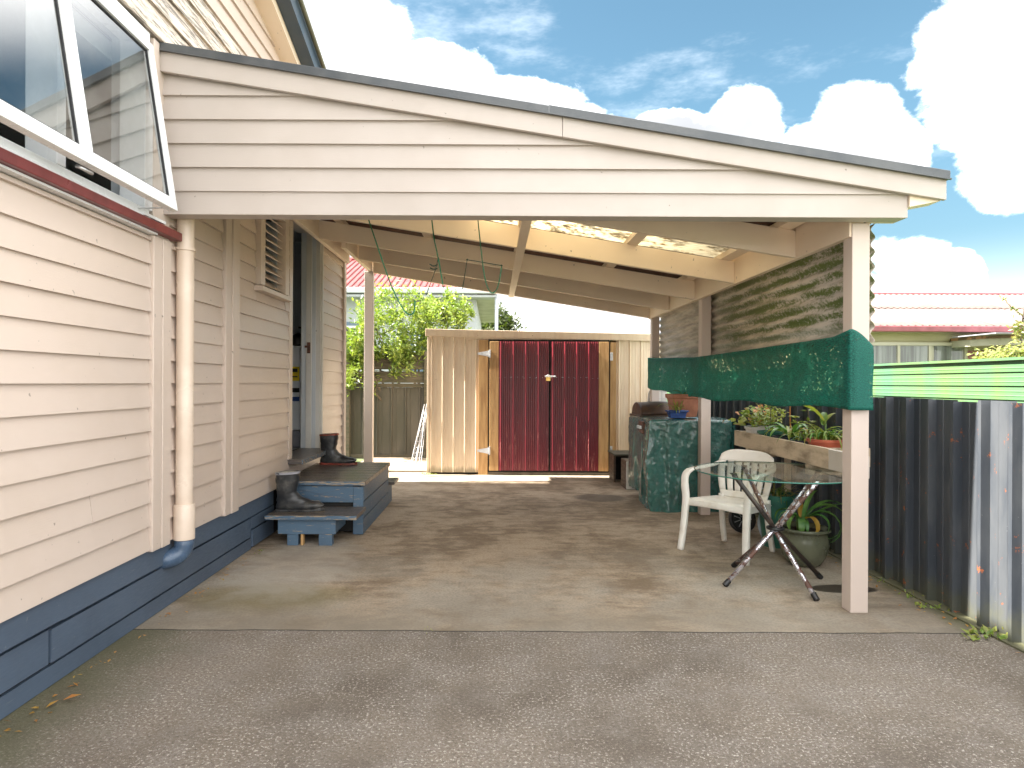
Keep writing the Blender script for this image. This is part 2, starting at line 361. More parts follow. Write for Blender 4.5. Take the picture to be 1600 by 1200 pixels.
def concrete(near):
    m, t, b = newmat('rough_aggregate_concrete' if near else 'trowelled_concrete')
    px, py, pz = t.sep(t.pos)
    big = t.noise(t.pos, .8, 6, .6); mid = t.noise(t.pos, 4.5, 6, .65); fine = t.noise(t.pos, 60, 4, .7)
    if near:
        col = t.mix(t.ss(big, .36, .60), (.105, .084, .062), (.215, .18, .142))
        col = t.mix(t.ss(mid, .4, .68, 0, .55), col, (.235, .21, .185))
        col = t.mix(t.ss(fine, .60, .38, 0, .6), col, (.12, .095, .073))
        sp = t.noise(t.pos, 78, 5, .75)
        spm = t.m('MULTIPLY', t.ss(sp, .54, .62), t.ss(t.noise(t.pos, 3.1, 4, .6), .30, .60, .25, 1))
        col = t.mix(t.m('MULTIPLY', spm, .85), col, (.56, .52, .455))
        col = t.mix(t.ss(t.noise(t.pos, 85, 3, .6), .46, .34, 0, .75), col, (.085, .066, .050))
        peb = t.vor(t.pos, 130)
        col = t.mix(t.ss(peb, .26, .06, 0, .50), col, (.42, .39, .36))
        gr = t.m('MULTIPLY', t.ss(t.m('ADD', px, t.m('MULTIPLY', mid, -.7)), -1.75, -2.32), .8)
        col = t.mix(gr, col, (.085, .083, .035))
        bump(t, b, t.m('ADD', t.m('MULTIPLY', sp, 1.6), t.m('ADD', fine, t.m('MULTIPLY', peb, .8))), .75, .006)
        b.inputs['Roughness'].default_value = .82
    else:
        sw = t.m('ADD', t.m('MULTIPLY', t.noise(t.pos, 1.5, 8, .72, dist=.35), .6), t.m('MULTIPLY', t.noise(t.scale3(t.pos, (1, 2.2, 1)), 5, 6, .7, dist=.4), .4))
        col = t.mix(t.ss(sw, .41, .58), (.20, .143, .09), (.43, .34, .245))
        pale = t.m('MULTIPLY', t.ss(py, 5.6, 4.2), t.ss(t.noise(t.pos, 1.7, 5, .65), .36, .62))
        col = t.mix(t.m('MULTIPLY', pale, .75), col, (.36, .325, .27))
        col = t.mix(t.ss(fine, .58, .38, 0, .35), col, (.10, .08, .06))
        col = t.mix(t.ss(t.noise(t.pos, 34, 5, .75), .60, .68, 0, .4), col, (.42, .38, .33))
        yel = ell(t, px, py, -1.42, 4.02, .50, .26, .8, mid, .9)
        col = t.mix(t.m('MULTIPLY', yel, .62), col, (.145, .115, .025))
        wht = ell(t, px, py, -1.45, 4.75, .42, .75, .6, mid, 1.5)
        col = t.mix(t.m('MULTIPLY', wht, .5), col, (.44, .41, .36))
        mud = t.m('MULTIPLY', t.ss(t.m('ADD', py, t.m('MULTIPLY', mid, .5)), 4.5, 3.75), t.ss(t.noise(t.pos, 1.3, 5, .6), .70, .38, .35, 1))
        col = t.mix(t.m('MULTIPLY', mud, .75), col, (.175, .148, .112))
        rt = t.m('MULTIPLY', t.ss(px, 1.9, 2.7), t.ss(py, 4.4, 3.7))
        col = t.mix(t.m('MULTIPLY', rt, .55), col, (.11, .10, .08))
        wet = ell(t, px, py, 2.32, 4.23, .22, .09, .14, mid, .35)
        wet2 = ell(t, px, py, 1.25, 7.55, .30, .24, .45, mid, .7)
        wet3 = ell(t, px, py, 1.62, 4.72, .24, .16, .6, mid, .6)
        col = t.mix(t.m('MULTIPLY', wet, .9), col, (.03, .024, .018))
        col = t.mix(t.m('MULTIPLY', t.m('MAXIMUM', wet2, t.m('MULTIPLY', wet3, .5)), .7), col, (.055, .04, .028))
        edge = t.m('MULTIPLY', t.ss(t.m('ADD', px, t.m('MULTIPLY', mid, .3)), 2.68, 2.85), .8)
        col = t.mix(edge, col, (.07, .075, .03))
        bump(t, b, t.m('ADD', fine, t.m('MULTIPLY', sw, 2)), .35, .004)
        t.put(b.inputs['Roughness'], t.m('SUBTRACT', .72, t.m('MULTIPLY', wet, .35)))
    t.put(b.inputs['Base Color'], col); return m
M_near = concrete(True); M_far = concrete(False)
M_pale = simple('pale_concrete', (.27, .22, .16), (.20, .16, .115), 4, rough=.8, bs=.3)

# ------------------------------------------------------------------ mesh builder
def tagit(o, label=None, cat=None, group=None, kind=None):
    if label: o['label'] = label
    if cat: o['category'] = cat
    if group: o['group'] = group
    if kind: o['kind'] = kind
    return o
def thing(name, loc, label, cat, rz=0, group=None):
    o = bpy.data.objects.new(name, None); COL.objects.link(o); o.location = loc; o.rotation_euler = (0, 0, rz)
    o.empty_display_size = .1
    return tagit(o, label, cat, group)
def origin(o):
    v = Vector((0, 0, 0))
    while o is not None: v += o.location; o = o.parent
    return v
class MB:
    def __init__(s): s.v = []; s.f = []
    def hexa(s, p):   # p: bottom 4 ccw, top 4
        n = len(s.v); s.v += [tuple(q) for q in p]
        s.f += [tuple(n+i for i in q) for q in ((3, 2, 1, 0), (4, 5, 6, 7), (0, 1, 5, 4), (1, 2, 6, 5), (2, 3, 7, 6), (3, 0, 4, 7))]; return s
    def box(s, x0, x1, y0, y1, z0, z1):
        return s.hexa([(x0, y0, z0), (x1, y0, z0), (x1, y1, z0), (x0, y1, z0), (x0, y0, z1), (x1, y0, z1), (x1, y1, z1), (x0, y1, z1)])
    def beam(s, a, b, wd, ht, up=(0, 0, 1)):   # rectangular bar between a and b
        a = Vector(a); b = Vector(b); dd = (b-a).normalized(); sd = dd.cross(Vector(up)).normalized(); uu = sd.cross(dd)
        sd *= wd/2; uu *= ht/2
        return s.hexa([a-sd-uu, a+sd-uu, b+sd-uu, b-sd-uu, a-sd+uu, a+sd+uu, b+sd+uu, b-sd+uu])
    def tube(s, pts, r, n=8, cap=True):
        pts = [Vector(p) for p in pts]; rr = r if isinstance(r, (list, tuple)) else [r]*len(pts)
        base = len(s.v); up = None
        for i, p in enumerate(pts):
            t = (pts[min(i+1, len(pts)-1)]-pts[max(i-1, 0)]).normalized()
            if up is None: up = t.orthogonal().normalized()
            else: up = (up - t*up.dot(t)).normalized()
            sd = t.cross(up)
            for k in range(n):
                a = 2*math.pi*k/n; s.v.append(tuple(p+(up*math.cos(a)+sd*math.sin(a))*rr[i]))
        for i in range(len(pts)-1):
            for k in range(n):
                a = base+i*n+k; b = base+i*n+(k+1) % n
                s.f.append((a, b, b+n, a+n))
        if cap:
            s.f.append(tuple(base+k for k in range(n))[::-1]); s.f.append(tuple(base+(len(pts)-1)*n+k for k in range(n)))
        return s
    def lathe(s, prof, c, n=28, sx=1, sy=1, closed=False):
        base = len(s.v); cx, cy, cz = c
        for (r, z) in prof:
            for k in range(n):
                a = 2*math.pi*k/n; s.v.append((cx+r*math.cos(a)*sx, cy+r*math.sin(a)*sy, cz+z))
        for i in range(len(prof)-1):
            for k in range(n):
                a = base+i*n+k; b = base+i*n+(k+1) % n; s.f.append((a, b, b+n, a+n))
        s.f.append(tuple(base+k for k in range(n))[::-1]); s.f.append(tuple(base+(len(prof)-1)*n+k for k in range(n)))
        return s
    def grid(s, fn, nu, nv):
        base = len(s.v)
        for i in range(nu+1):
            for j in range(nv+1): s.v.append(tuple(fn(i/nu, j/nv)))
        for i in range(nu):
            for j in range(nv):
                a = base+i*(nv+1)+j; s.f.append((a, a+nv+1, a+nv+2, a+1))
        return s
    def sheet(s, P, along, across, nrm, L, prof):   # extrude a profile [(t,h)] along a direction
        P = Vector(P); al = Vector(along); ac = Vector(across); nm = Vector(nrm); base = len(s.v)
        for (t, h) in prof:
            q = P+ac*t+nm*h; s.v.append(tuple(q)); s.v.append(tuple(q+al*L))
        for i in range(len(prof)-1):
            a = base+2*i; s.f.append((a, a+1, a+3, a+2))
        return s
    def loft(s, rings, cap=True):
        base = len(s.v); n = len(rings[0])
        for r in rings: s.v += [tuple(p) for p in r]
        for i in range(len(rings)-1):
            for k in range(n):
                a = base+i*n+k; b = base+i*n+(k+1) % n; s.f.append((a, b, b+n, a+n))
        if cap:
            s.f.append(tuple(base+k for k in range(n))[::-1]); s.f.append(tuple(base+(len(rings)-1)*n+k for k in range(n)))
        return s
    def leaf(s, p, dr, nrm, L, Wd):
        dr = Vector(dr).normalized(); sd = dr.cross(Vector(nrm)).normalized()*Wd/2; p = Vector(p); up = sd.cross(dr).normalized()
        n = len(s.v); s.v += [tuple(p), tuple(p+dr*L*.45+sd+up*Wd*.18), tuple(p+dr*L), tuple(p+dr*L*.45-sd+up*Wd*.18), tuple(p+dr*L*.5)]
        s.f += [(n, n+1, n+4), (n+1, n+2, n+4), (n+2, n+3, n+4), (n+3, n, n+4)]; return s
    def blade(s, p, az, L, Wd, lift, droop, seg=7, fold=.25):
        p = Vector(p); ang = lift; h = Vector((math.cos(az), math.sin(az), 0)); sd = Vector((-math.sin(az), math.cos(az), 0)); base = len(s.v)
        for i in range(seg+1):
            t = i/seg; wd = Wd/2*(math.sin(math.pi*min(1, (t*.82+.16)))**.7 if t < 1 else .03)
            s.v += [tuple(p+sd*wd+Vector((0, 0, wd*fold*2))), tuple(p), tuple(p-sd*wd+Vector((0, 0, wd*fold*2)))]
            p = p+(h*math.cos(ang)+Vector((0, 0, 1))*math.sin(ang))*L/seg; ang -= droop/seg*(1+t)
        for i in range(seg):
            a = base+3*i; s.f += [(a, a+1, a+4, a+3), (a+1, a+2, a+5, a+4)]
        return s
    def build(s, name, mat, parent=None, smooth=False, bevel=0, solid=0, world=True, label=None, kind=None, auto=None):
        me = bpy.data.meshes.new(name)
        off = origin(parent) if (parent is not None and world) else Vector((0, 0, 0))
        me.from_pydata([(a-off.x, b-off.y, c-off.z) for a, b, c in s.v], [], s.f); me.update()
        mats = mat if isinstance(mat, (list, tuple)) else [mat]
        for q in mats: me.materials.append(q)
        if smooth:
            me.polygons.foreach_set('use_smooth', [True]*len(me.polygons))
        o = bpy.data.objects.new(name, me); COL.objects.link(o)
        if parent is not None: o.parent = parent
        if solid:
            md = o.modifiers.new('solid', 'SOLIDIFY'); md.thickness = solid; md.offset = 0
        if bevel:
            md = o.modifiers.new('bevel', 'BEVEL'); md.width = bevel; md.segments = 2; md.limit_method = 'ANGLE'
        if smooth and auto:
            try:
                with bpy.context.temp_override(object=o, active_object=o, selected_editable_objects=[o]): pass
                me.set_sharp_from_angle(angle=R(auto))
            except Exception: pass
        if label: o['label'] = label
        if kind: o['kind'] = kind
        return o
def B(x0, x1, y0, y1, z0, z1, name, mat, parent=None, bevel=0, **k): return MB().box(x0, x1, y0, y1, z0, z1).build(name, mat, parent, bevel=bevel, **k)
def J(a): return random.uniform(-a, a)
def recalc(o):
    bm = bmesh.new(); bm.from_mesh(o.data); bmesh.ops.recalc_face_normals(bm, faces=bm.faces); bm.to_mesh(o.data); bm.free(); return o

# ------------------------------------------------------------------ ground
tagit(B(-60, 60, -30, 120, -.32, -.06, 'ground', M_grass), kind='structure')
def slab(y0, y1, mat, name, x0=-2.2, x1=2.86, z=0, ch=.006, bow=0):
    m = MB()
    n = 40
    top = []; 
    def yj(base, x): return base+bow*0+.004*math.sin(x*9.1)+.003*math.sin(x*23)
    for i in range(n):
        xa = x0+(x1-x0)*i/n; xb = x0+(x1-x0)*(i+1)/n
        ya0, yb0, ya1, yb1 = (yj(y0, xa), yj(y0, xb), yj(y1, xa), yj(y1, xb))
        b0 = len(m.v)
        m.v += [(xa, ya0, -.1), (xb, yb0, -.1), (xa, ya0, z-ch), (xb, yb0, z-ch), (xa, ya0+ch, z), (xb, yb0+ch, z), (xa, ya1-ch, z), (xb, yb1-ch, z), (xa, ya1, z-ch), (xb, yb1, z-ch), (xa, ya1, -.1), (xb, yb1, -.1)]
        for k in range(0, 10, 2): m.f.append((b0+k, b0+k+1, b0+k+3, b0+k+2))
    return tagit(m.build(name, mat), kind='structure')
slab(-16, 3.473, M_near, 'driveway', ch=.0012)  # lengthened unseen behind the camera to bounce sunlight into the carport
slab(3.489, 8.86, M_far, 'patio', ch=.0012)
tagit(B(-2.2, 2.86, 3.462, 3.500, -.09, -.003, 'joint_shade', M_dark), kind='structure')  # near-black strip that puts shade into the open slab joint
slab(8.868, 9.60, M_pale, 'path')
slab(9.608, 11.6, M_pale, 'back_path', z=.03)

# ------------------------------------------------------------------ house
HX = -1.92
house = thing('house', (-1.92, 3.3, 0), 'cream weatherboard house on blue base boards, its gable wall running along the left', 'house')
RIDGE, RZ, SL = 3.3, 5.03, .275
def rz_(y): return RZ-SL*abs(y-RIDGE)
Y0, Y1 = -1.6, 8.13
PITCH = .1322
WB = MB()   # backing wall with openings: door 6.1-6.98, window 1.2-3.5, louvre 5.22-5.72
xi, xo = -2.10, -1.948
def wallbox(y0, y1, z0, z1): WB.box(xi, xo, y0, y1, z0, z1)
wallbox(Y0, 1.2, .41, 3.3); wallbox(1.2, 3.5, .41, 2.2); wallbox(1.2, 3.5, 3.22, 3.3); wallbox(3.5, 5.24, .41, 3.3)
wallbox(5.24, 5.72, .41, 2.1); wallbox(5.24, 5.72, 2.78, 3.3); wallbox(5.72, 6.1, .41, 3.3); wallbox(6.1, 6.98, .41, .60); wallbox(6.1, 6.98, 3.0, 3.3); wallbox(6.98, Y1, .41, 3.3)
# gable triangle + far walls so the rooms stay dark
g0, g1 = rz_(Y0)-.06, rz_(Y1)-.06
n = len(WB.v)
for x in (xi, xo): WB.v += [(x, Y0, 3.3), (x, Y1, 3.3), (x, Y1, g1), (x, RIDGE, RZ-.06), (x, Y0, g0)]
WB.f += [(n+4, n+3, n+2, n+1, n), (n+5, n+6, n+7, n+8, n+9), (n+1, n+2, n+7, n+6), (n+2, n+3, n+8, n+7), (n+3, n+4, n+9, n+8), (n+4, n, n+5, n+9)]
WB.box(-7.5, xi, Y1-.12, Y1, 0, 3.2); WB.box(-7.5, xi, Y0, Y0+.12, 0, 3.2); WB.box(-7.62, -7.5, Y0, Y1, 0, 3.2)
WB.build('wall', M_room, house)
B(-7.5, xi, Y0+.12, Y1-.12, .50, .60, 'floor', M_room, house)
B(-7.5, xi, Y0+.12, Y1-.12, 3.1, 3.2, 'ceiling', M_room, house)
# roof
for sgn, nm in ((1, 1), (-1, 0)):
    m = MB(); ye = (Y1+.35) if nm else (Y0-.35)
    a = [(-7.8, RIDGE, RZ), (-1.66, RIDGE, RZ), (-1.66, ye, rz_(ye)), (-7.8, ye, rz_(ye))]
    if not nm: a = [a[3], a[2], a[1], a[0]]
    m.hexa([(p[0], p[1], p[2]) for p in a][::-1]+[(p[0], p[1], p[2]+.05) for p in a][::-1])
    recalc(m.build('roof', M_flash_blue, house))
    # rake fascia and flashing
    m = MB(); m.hexa([(-1.94, RIDGE, RZ-.17), (-1.775, RIDGE, RZ-.17), (-1.775, ye, rz_(ye)-.17), (-1.94, ye, rz_(ye)-.17), (-1.94, RIDGE, RZ-.004), (-1.775, RIDGE, RZ-.004), (-1.775, ye, rz_(ye)-.004), (-1.94, ye, rz_(ye)-.004)])
    recalc(m.build('bargeboard', P_beam, house))
    m = MB(); m.hexa([(-1.772, RIDGE, RZ-.10), (-1.655, RIDGE, RZ-.10), (-1.655, ye, rz_(ye)-.10), (-1.772, ye, rz_(ye)-.10), (-1.772, RIDGE, RZ+.07), (-1.655, RIDGE, RZ+.07), (-1.655, ye, rz_(ye)+.07), (-1.772, ye, rz_(ye)+.07)])
    recalc(m.build('flashing', M_flash_blue, house))
    m = MB(); m.tube([(-1.63, RIDGE, RZ+.06), (-1.63, ye, rz_(ye)+.06)], .022, 8).build('roll_edge', simple('olive_edge'+str(nm), (.14, .14, .09), rough=.5), house, smooth=True)

def wboard(ya, yb, z, yb_top=None, ya_top=None, mat=P_wall, h=PITCH, off=0):
    """one bevelled weatherboard on the house wall"""
    yt = yb if yb_top is None else yb_top; yq = ya if ya_top is None else ya_top
    j = J(.0015); e = .010
    o0 = HX+.018+j+off; o1 = HX-.001+j+off
    MB().hexa([(-1.947, ya, z), (o0, ya, z), (o0, yb, z), (-1.947, yb, z),
               (-1.947, yq, z+h+e), (o1, yq, z+h+e), (o1, yt, z+h+e), (-1.947, yt, z+h+e)]).build('weatherboard', mat, house)
zb = .412
row = 0
while zb+row*PITCH < 3.2:
    z = zb+row*PITCH; h = PITCH
    if z+PITCH > 2.14 and z < 2.14: pass
    if z+PITCH <= 2.16:
        js = {1: 3.05, 2: 3.04, 3: 2.2, 9: 1.3}.get(row)
        ys = [Y0, (js or random.choice((.4, .9, 1.5)))]
        wboard(Y0, ys[1]-.001, z); wboard(ys[1]+.001, 3.55, z)
    elif z < 2.16: wboard(Y0, 3.55, z, h=2.158-z-.01)
    wboard(3.735, 4.498, z)
    if z+PITCH < 2.06 or z > 2.82: wboard(4.722, 5.945, z)
    else:
        wboard(4.722, 5.12, z); wboard(5.835, 5.945, z)
        if z < 2.07: wboard(5.122, 5.833, z, h=2.077-z-.01)
    if z < .60-PITCH: wboard(5.945, 7.06, z)
    elif z < .56: wboard(5.945, 7.06, z, h=.575-z-.012)
    wboard(7.062, 8.05, z)
    row += 1
z = 3.32
while z < RZ-.1:
    def yy(zz): return RIDGE+(RZ-.16-zz)/SL
    yb = min(8.12, yy(z)); yt = min(8.12, yy(z+PITCH)); ya = max(Y0, 2*RIDGE-yb); yq = max(Y0, 2*RIDGE-yt)
    if yt > RIDGE+.1: wboard(ya, yb, z, yt, yq, mat=P_old if z < 3.75 else P_wall)
    z += PITCH
# upright trims
def utrim(y0, y1, z0, z1, out=.03, name='corner_board', mat=P_wall): return B(-1.947, HX+out, y0, y1, z0, z1, name, mat, house, bevel=.004)
utrim(3.552, 3.64, .40, 2.16, .030); utrim(3.642, 3.733, .40, 2.16, .036)
utrim(4.50, 4.60, .40, 3.2, .034); utrim(4.602, 4.72, .40, 3.2, .042)
utrim(8.052, 8.16, .3, 3.2, .034)
utrim(5.947, 6.04, .60, 3.02, .018, 'door_architrave')
utrim(3.54, 3.60, 2.24, 3.25, .03); utrim(3.60, 3.735, 2.162, 3.2, .022)
# head trim above the window, flaking
B(-1.947, HX+.05, Y0, 3.9, 3.262, 3.31, 'head_trim', P_old, house, bevel=.004)
# base boards
def bboard(y0, y1, z0, z1, out=0): return B(-1.96+out, -1.925+out, y0, y1, z0, z1, 'base_board', P_blue, house)
bboard(Y0, 2.86, .284, .408, .004); bboard(2.864, 5.6, .278, .408, .0)
bboard(Y0, 2.793, .112, .262, -.014); bboard(2.807, 5.1, .112, .258, -.010)
bboard(Y0, 5.15, .004, .092, -.024)
bboard(5.11, 5.64, .17, .262, -.01); bboard(5.16, 5.64, .02, .155, -.012); bboard(7.0, 8.15, .02, .155, 0); bboard(7.0, 8.15, .17, .30, 0); bboard(7.0, 8.15, .31, .408, 0)
B(-2.09, -1.965, Y0, 8.12, .0, .405, 'crawl_space_shade', M_dark, house)  # solid dark box standing in for shade behind the base board gaps

# window with its open sash
win = B(-1.955, HX+.045, 1.15, 3.56, 2.162, 2.172, 'window', M_alu, house)
B(-1.95, HX+.075, -1.2, 3.78, 2.174, 2.222, 'window_sill', M_red, house, bevel=.004)
fr = MB(); FX0, FX1 = -2.03, HX+.03
fr.box(FX0, FX1, 1.2, 3.5, 2.224, 2.285).box(FX0, FX1, 1.2, 3.5, 3.19, 3.25).box(FX0, FX1, 3.455, 3.535, 2.286, 3.189).box(FX0, FX1, 1.2, 1.26, 2.286, 3.189).box(FX0, FX1, 2.76, 2.82, 2.286, 3.189)
fr.box(FX0+.03, FX1+.012, 1.2, 3.5, 2.2235, 2.245)
fr.build('window_frame', M_alu, win, bevel=.004)
B(FX1-.005, FX1+.03, 3.40, 3.62, 2.235, 2.25, 'sill_end', M_alu, win)
# sash plane
ST = Vector((-1.885, 0, 3.175)); SBt = Vector((-1.745, 0, 2.272)); sd_ = (SBt-ST); SLn = sd_.length; sd_.normalize(); snm = Vector((-sd_.z, 0, sd_.x)); 
if snm.x < 0: snm = -snm
def sp(y, vv, out): q = ST+sd_*vv+snm*out; return (q.x, y, q.z)
def sbox(mb, y0, y1, v0, v1, o0, o1): mb.hexa([sp(y0, v1, o0), sp(y0, v1, o1), sp(y1, v1, o1), sp(y1, v1, o0), sp(y0, v0, o0), sp(y0, v0, o1), sp(y1, v0, o1), sp(y1, v0, o0)])
sash = MB()
sy = [1.28, 1.98, 2.70, 3.485]
sbox(sash, sy[0], sy[3], 0, .05, -.02, .02); sbox(sash, sy[0], sy[3], SLn-.062, SLn, -.02, .02)
for yy0, yy1 in ((1.28, 1.335), (1.95, 2.01), (2.69, 2.765), (3.435, 3.485)): sbox(sash, yy0, yy1, .051, SLn-.063, -.0195, .0195)
recalc(sash.build('sash', M_alu, win, bevel=.003))
for (a, b_) in ((1.336, 1.949), (2.011, 2.689), (2.766, 3.434)):
    g = MB()
    for q in ((a, a+.009, .052, SLn-.064), (b_-.009, b_, .052, SLn-.064)): sbox(g, q[0], q[1], q[2], q[3], -.004, .008)
    sbox(g, a+.0095, b_-.0095, .052, .061, -.004, .008); sbox(g, a+.0095, b_-.0095, SLn-.073, SLn-.064, -.004, .008)
    recalc(g.build('gasket', M_gasket, win))
    g = MB(); sbox(g, a+.001, b_-.001, .0525, SLn-.0645, -.003, .003); recalc(g.build('pane', M_pane, win))
for yy0 in (3.38, 2.1): MB().beam((-1.93, yy0, 2.262), (-1.76, yy0+.05, 2.279), .012, .004).build('window_stay', M_zinc, win)
MB().tube([(-1.78, 2.72, 2.262), (-1.76, 2.72, 2.255), (-1.75, 2.78, 2.25)], .008, 8).build('window_latch', M_zinc, win, smooth=True)
# lace curtain gathered behind the glass
m = MB(); m.grid(lambda a, b_: (-2.05+.03*math.sin(a*40)+.02*math.sin(b_*9), 1.3+a*.95, 3.1-b_*(.62+.12*math.sin(a*6))), 60, 10)
m.build('curtain', M_lace, win, smooth=True, solid=.003)
m = MB(); m.grid(lambda a, b_: (-2.02+.04*math.sin(a*6.28)*(.5+b_), 2.28+.05*math.cos(a*6.28)*(.4+b_*.7), 2.62-b_*.33), 16, 8); m.build('curtain_tail', M_lace, win, smooth=True, solid=.003)

# louvre window
lv = B(-2.04, HX+.03, 5.14, 5.815, 2.118, 2.13, 'louvre_window', P_wall, house)
B(-1.99, HX+.075, 5.10, 5.85, 2.078, 2.116, 'louvre_sill', P_wall, lv, bevel=.004)
m = MB(); m.box(-2.04, HX+.05, 5.125, 5.225, 2.131, 2.84).box(-2.04, HX+.05, 5.735, 5.83, 2.131, 2.84).box(-2.04, HX+.05, 5.226, 5.734, 2.78, 2.84); m.build('louvre_frame', P_wall, lv, bevel=.004)
for i in range(10):
    zz = 2.145+i*.064
    MB().hexa([(-1.90, 5.228, zz), (-1.895, 5.228, zz+.006), (-1.895, 5.733, zz+.006), (-1.90, 5.733, zz), (-1.99, 5.228, zz+.075), (-1.985, 5.228, zz+.081), (-1.985, 5.733, zz+.081), (-1.99, 5.733, zz+.075)]).build('louvre_blade', P_wall, lv)
B(-2.045, -2.041, 5.2, 5.75, 2.1, 2.8, 'louvre_backing', M_dark, lv)  # thin dark sheet closing the opening behind the blades

# door opening: frame, sill, room behind
dr = B(-2.11, HX-.005, 6.055, 6.075, .62, 3.02, 'door_frame', P_wall, house, bevel=.002)
B(-2.11, HX+.02, 6.985, 7.015, .62, 3.02, 'jamb', P_jamb, dr, bevel=.003)
B(-2.05, -1.99, 6.965, 6.984, .62, 3.0, 'door_stop', P_jamb, dr, bevel=.002)
B(-2.15, HX+.02, 6.08, 6.98, 2.97, 3.03, 'door_head', P_jamb, dr)
B(-1.947, HX+.036, 7.016, 7.06, .60, 3.04, 'door_architrave', P_jamb, dr, bevel=.003)
B(-2.13, HX+.14, 5.93, 7.07, .585, .628, 'door_sill', P_tread, dr, bevel=.004)
B(HX+.141, HX+.152, 5.93, 7.07, .583, .626, 'sill_nosing', P_nose, dr, bevel=.002)
m = MB(); m.box(-2.035, -2.0, 6.955, 6.965, 1.66, 1.78).box(-2.06, -2.0, 6.95, 6.962, 1.72, 1.745); m.build('latch_plate', M_rustpanel, dr, bevel=.002)
B(-2.112, -2.101, 6.2, 6.9, .6, .63, 'threshold', M_dark, dr)
# a white fridge just inside
fg = thing('fridge', (-2.45, 7.55, .60), 'white fridge standing just inside the open doorway with a yellow label', 'fridge')
B(-2.80, -2.13, 7.25, 7.9, .80, 1.76, 'body', M_enamel, fg, bevel=.02)
B(-2.80, -2.13, 7.27, 7.9, .60, .795, 'plinth', M_lip, fg, bevel=.01)
B(-2.36, -2.205, 7.244, 7.249, 1.36, 1.52, 'yellow_label', M_yellow, fg)
B(-2.34, -2.225, 7.241, 7.2435, 1.46, 1.50, 'label_print', M_black, fg)
B(-2.34, -2.225, 7.241, 7.2435, 1.40, 1.415, 'label_print', M_black, fg)
B(-2.36, -2.205, 7.244, 7.249, 1.23, 1.28, 'black_badge', M_black, fg)
B(-2.36, -2.205, 7.244, 7.249, 1.13, 1.18, 'blue_badge', M_bluepot, fg)
hs = thing('kettle', (-2.25, 7.45, 1.765), 'black kettle standing on top of the white fridge', 'kettle')
MB().lathe([(.09, 0), (.095, .01), (.085, .1), (.06, .13), (.01, .15)], (-2.27, 7.42, 1.765)).build('body', M_black, hs, smooth=True)
MB().tube([(-2.21+.0, 7.42, 1.84), (-2.16, 7.42, 1.86), (-2.14, 7.42, 1.92), (-2.19, 7.42, 1.97), (-2.27, 7.42, 1.98)], .012, 8).build('handle', M_black, hs, smooth=True)

# downpipe
dp = MB().tube([(-1.855, 3.84, .61), (-1.855, 3.84, 2.33)], .049, 24).build('downpipe', M_pipe, house, smooth=True, auto=40)
MB().lathe([(.050, 0), (.060, .0), (.060, .2), (.056, .21), (.050, .21)], (-1.855, 3.84, .405), 24).build('pipe_socket', M_pipe, dp, smooth=True, auto=40)
pe = [(-1.855, 3.84, .42), (-1.855, 3.84, .37)]+[(-1.855-.075*(1-math.cos(a)), 3.84-.05*(1-math.cos(a)), .37-.075*math.sin(a)) for a in (.3, .6, .9, 1.2, 1.5)]+[(-1.98, 3.76, .295)]
MB().tube(pe, .055, 20).build('pipe_elbow', M_pipeblue, dp, smooth=True)
MB().lathe([(.050, 0), (.058, 0), (.058, .016), (.05, .016)], (-1.855, 3.84, 2.13), 24).build('pipe_clip', M_pipe, dp, smooth=True, auto=40)
B(-1.93, -1.89, 3.80, 3.88, 2.128, 2.148, 'pipe_bracket', M_pipe, dp)

# ------------------------------------------------------------------ carport
cp = thing('carport', (.3, 6.1, 0), 'lean-to carport with cream weatherboard gable and corrugated roof over the patio', 'carport')
SLP = .159
def rb(x): return 2.232+SLP*(2.10-x)      # underside of the rafters
RH = .188
def rt(x): return rb(x)+RH
def xbeam(x0, x1, y0, y1, f0, f1, name, mat, bevel=.003, **k):   # member following the roof slope
    m = MB().hexa([(x0, y0, f0(x0)), (x1, y0, f0(x1)), (x1, y1, f0(x1)), (x0, y1, f0(x0)), (x0, y0, f1(x0)), (x1, y0, f1(x1)), (x1, y1, f1(x1)), (x0, y1, f1(x0))])
    return m.build(name, mat, cp, bevel=bevel, **k)
RY = [4.46, 5.60, 6.70, 7.69, 8.64]
for i, y in enumerate(RY):
    xbeam(-1.90 if i < 3 else -1.64, 2.098, y, y+.045, rb, rt, 'rafter', P_beam)
xbeam(-1.90, 2.098, 3.735, 3.78, lambda x: 2.325 if x > 1.6 else rb(x)+.02, rt, 'rafter', P_beam)
# wall plate on the right and left beam beyond the house corner
B(2.10, 2.145, 3.79, 8.72, 2.225, 2.466, 'beam', P_beam, cp, bevel=.003)
B(2.147, 2.185, 3.79, 8.72, 2.300, 2.46, 'beam', P_beam, cp, bevel=.003)
B(-1.70, -1.655, 7.1, 8.74, rb(-1.68)+.005, rt(-1.68)+.03, 'beam', P_beam, cp, bevel=.003)
B(-1.947+.06, -1.84, 4.75, 8.12, rt(-1.88)-.2, rt(-1.88), 'ledger', P_beam, cp, bevel=.003)
# purlins on the rafters and one flat board below them
for X in (2.02, 1.2, .25, -.7, -1.62):
    m = MB().hexa([(X-.045, 3.80, rt(X-.045)+.001), (X+.045, 3.80, rt(X+.045)+.001), (X+.045, 8.9, rt(X+.045)+.001), (X-.045, 8.9, rt(X-.045)+.001), (X-.045, 3.80, rt(X-.045)+.046), (X+.045, 3.80, rt(X+.045)+.046), (X+.045, 8.9, rt(X+.045)+.046), (X-.045, 8.9, rt(X-.045)+.046)])
    m.build('purlin', P_beam, cp)
B(.19, .265, 3.9, 8.69, rb(.2)-.024, rb(.2)-.003, 'batten', P_beam, cp, bevel=.002)
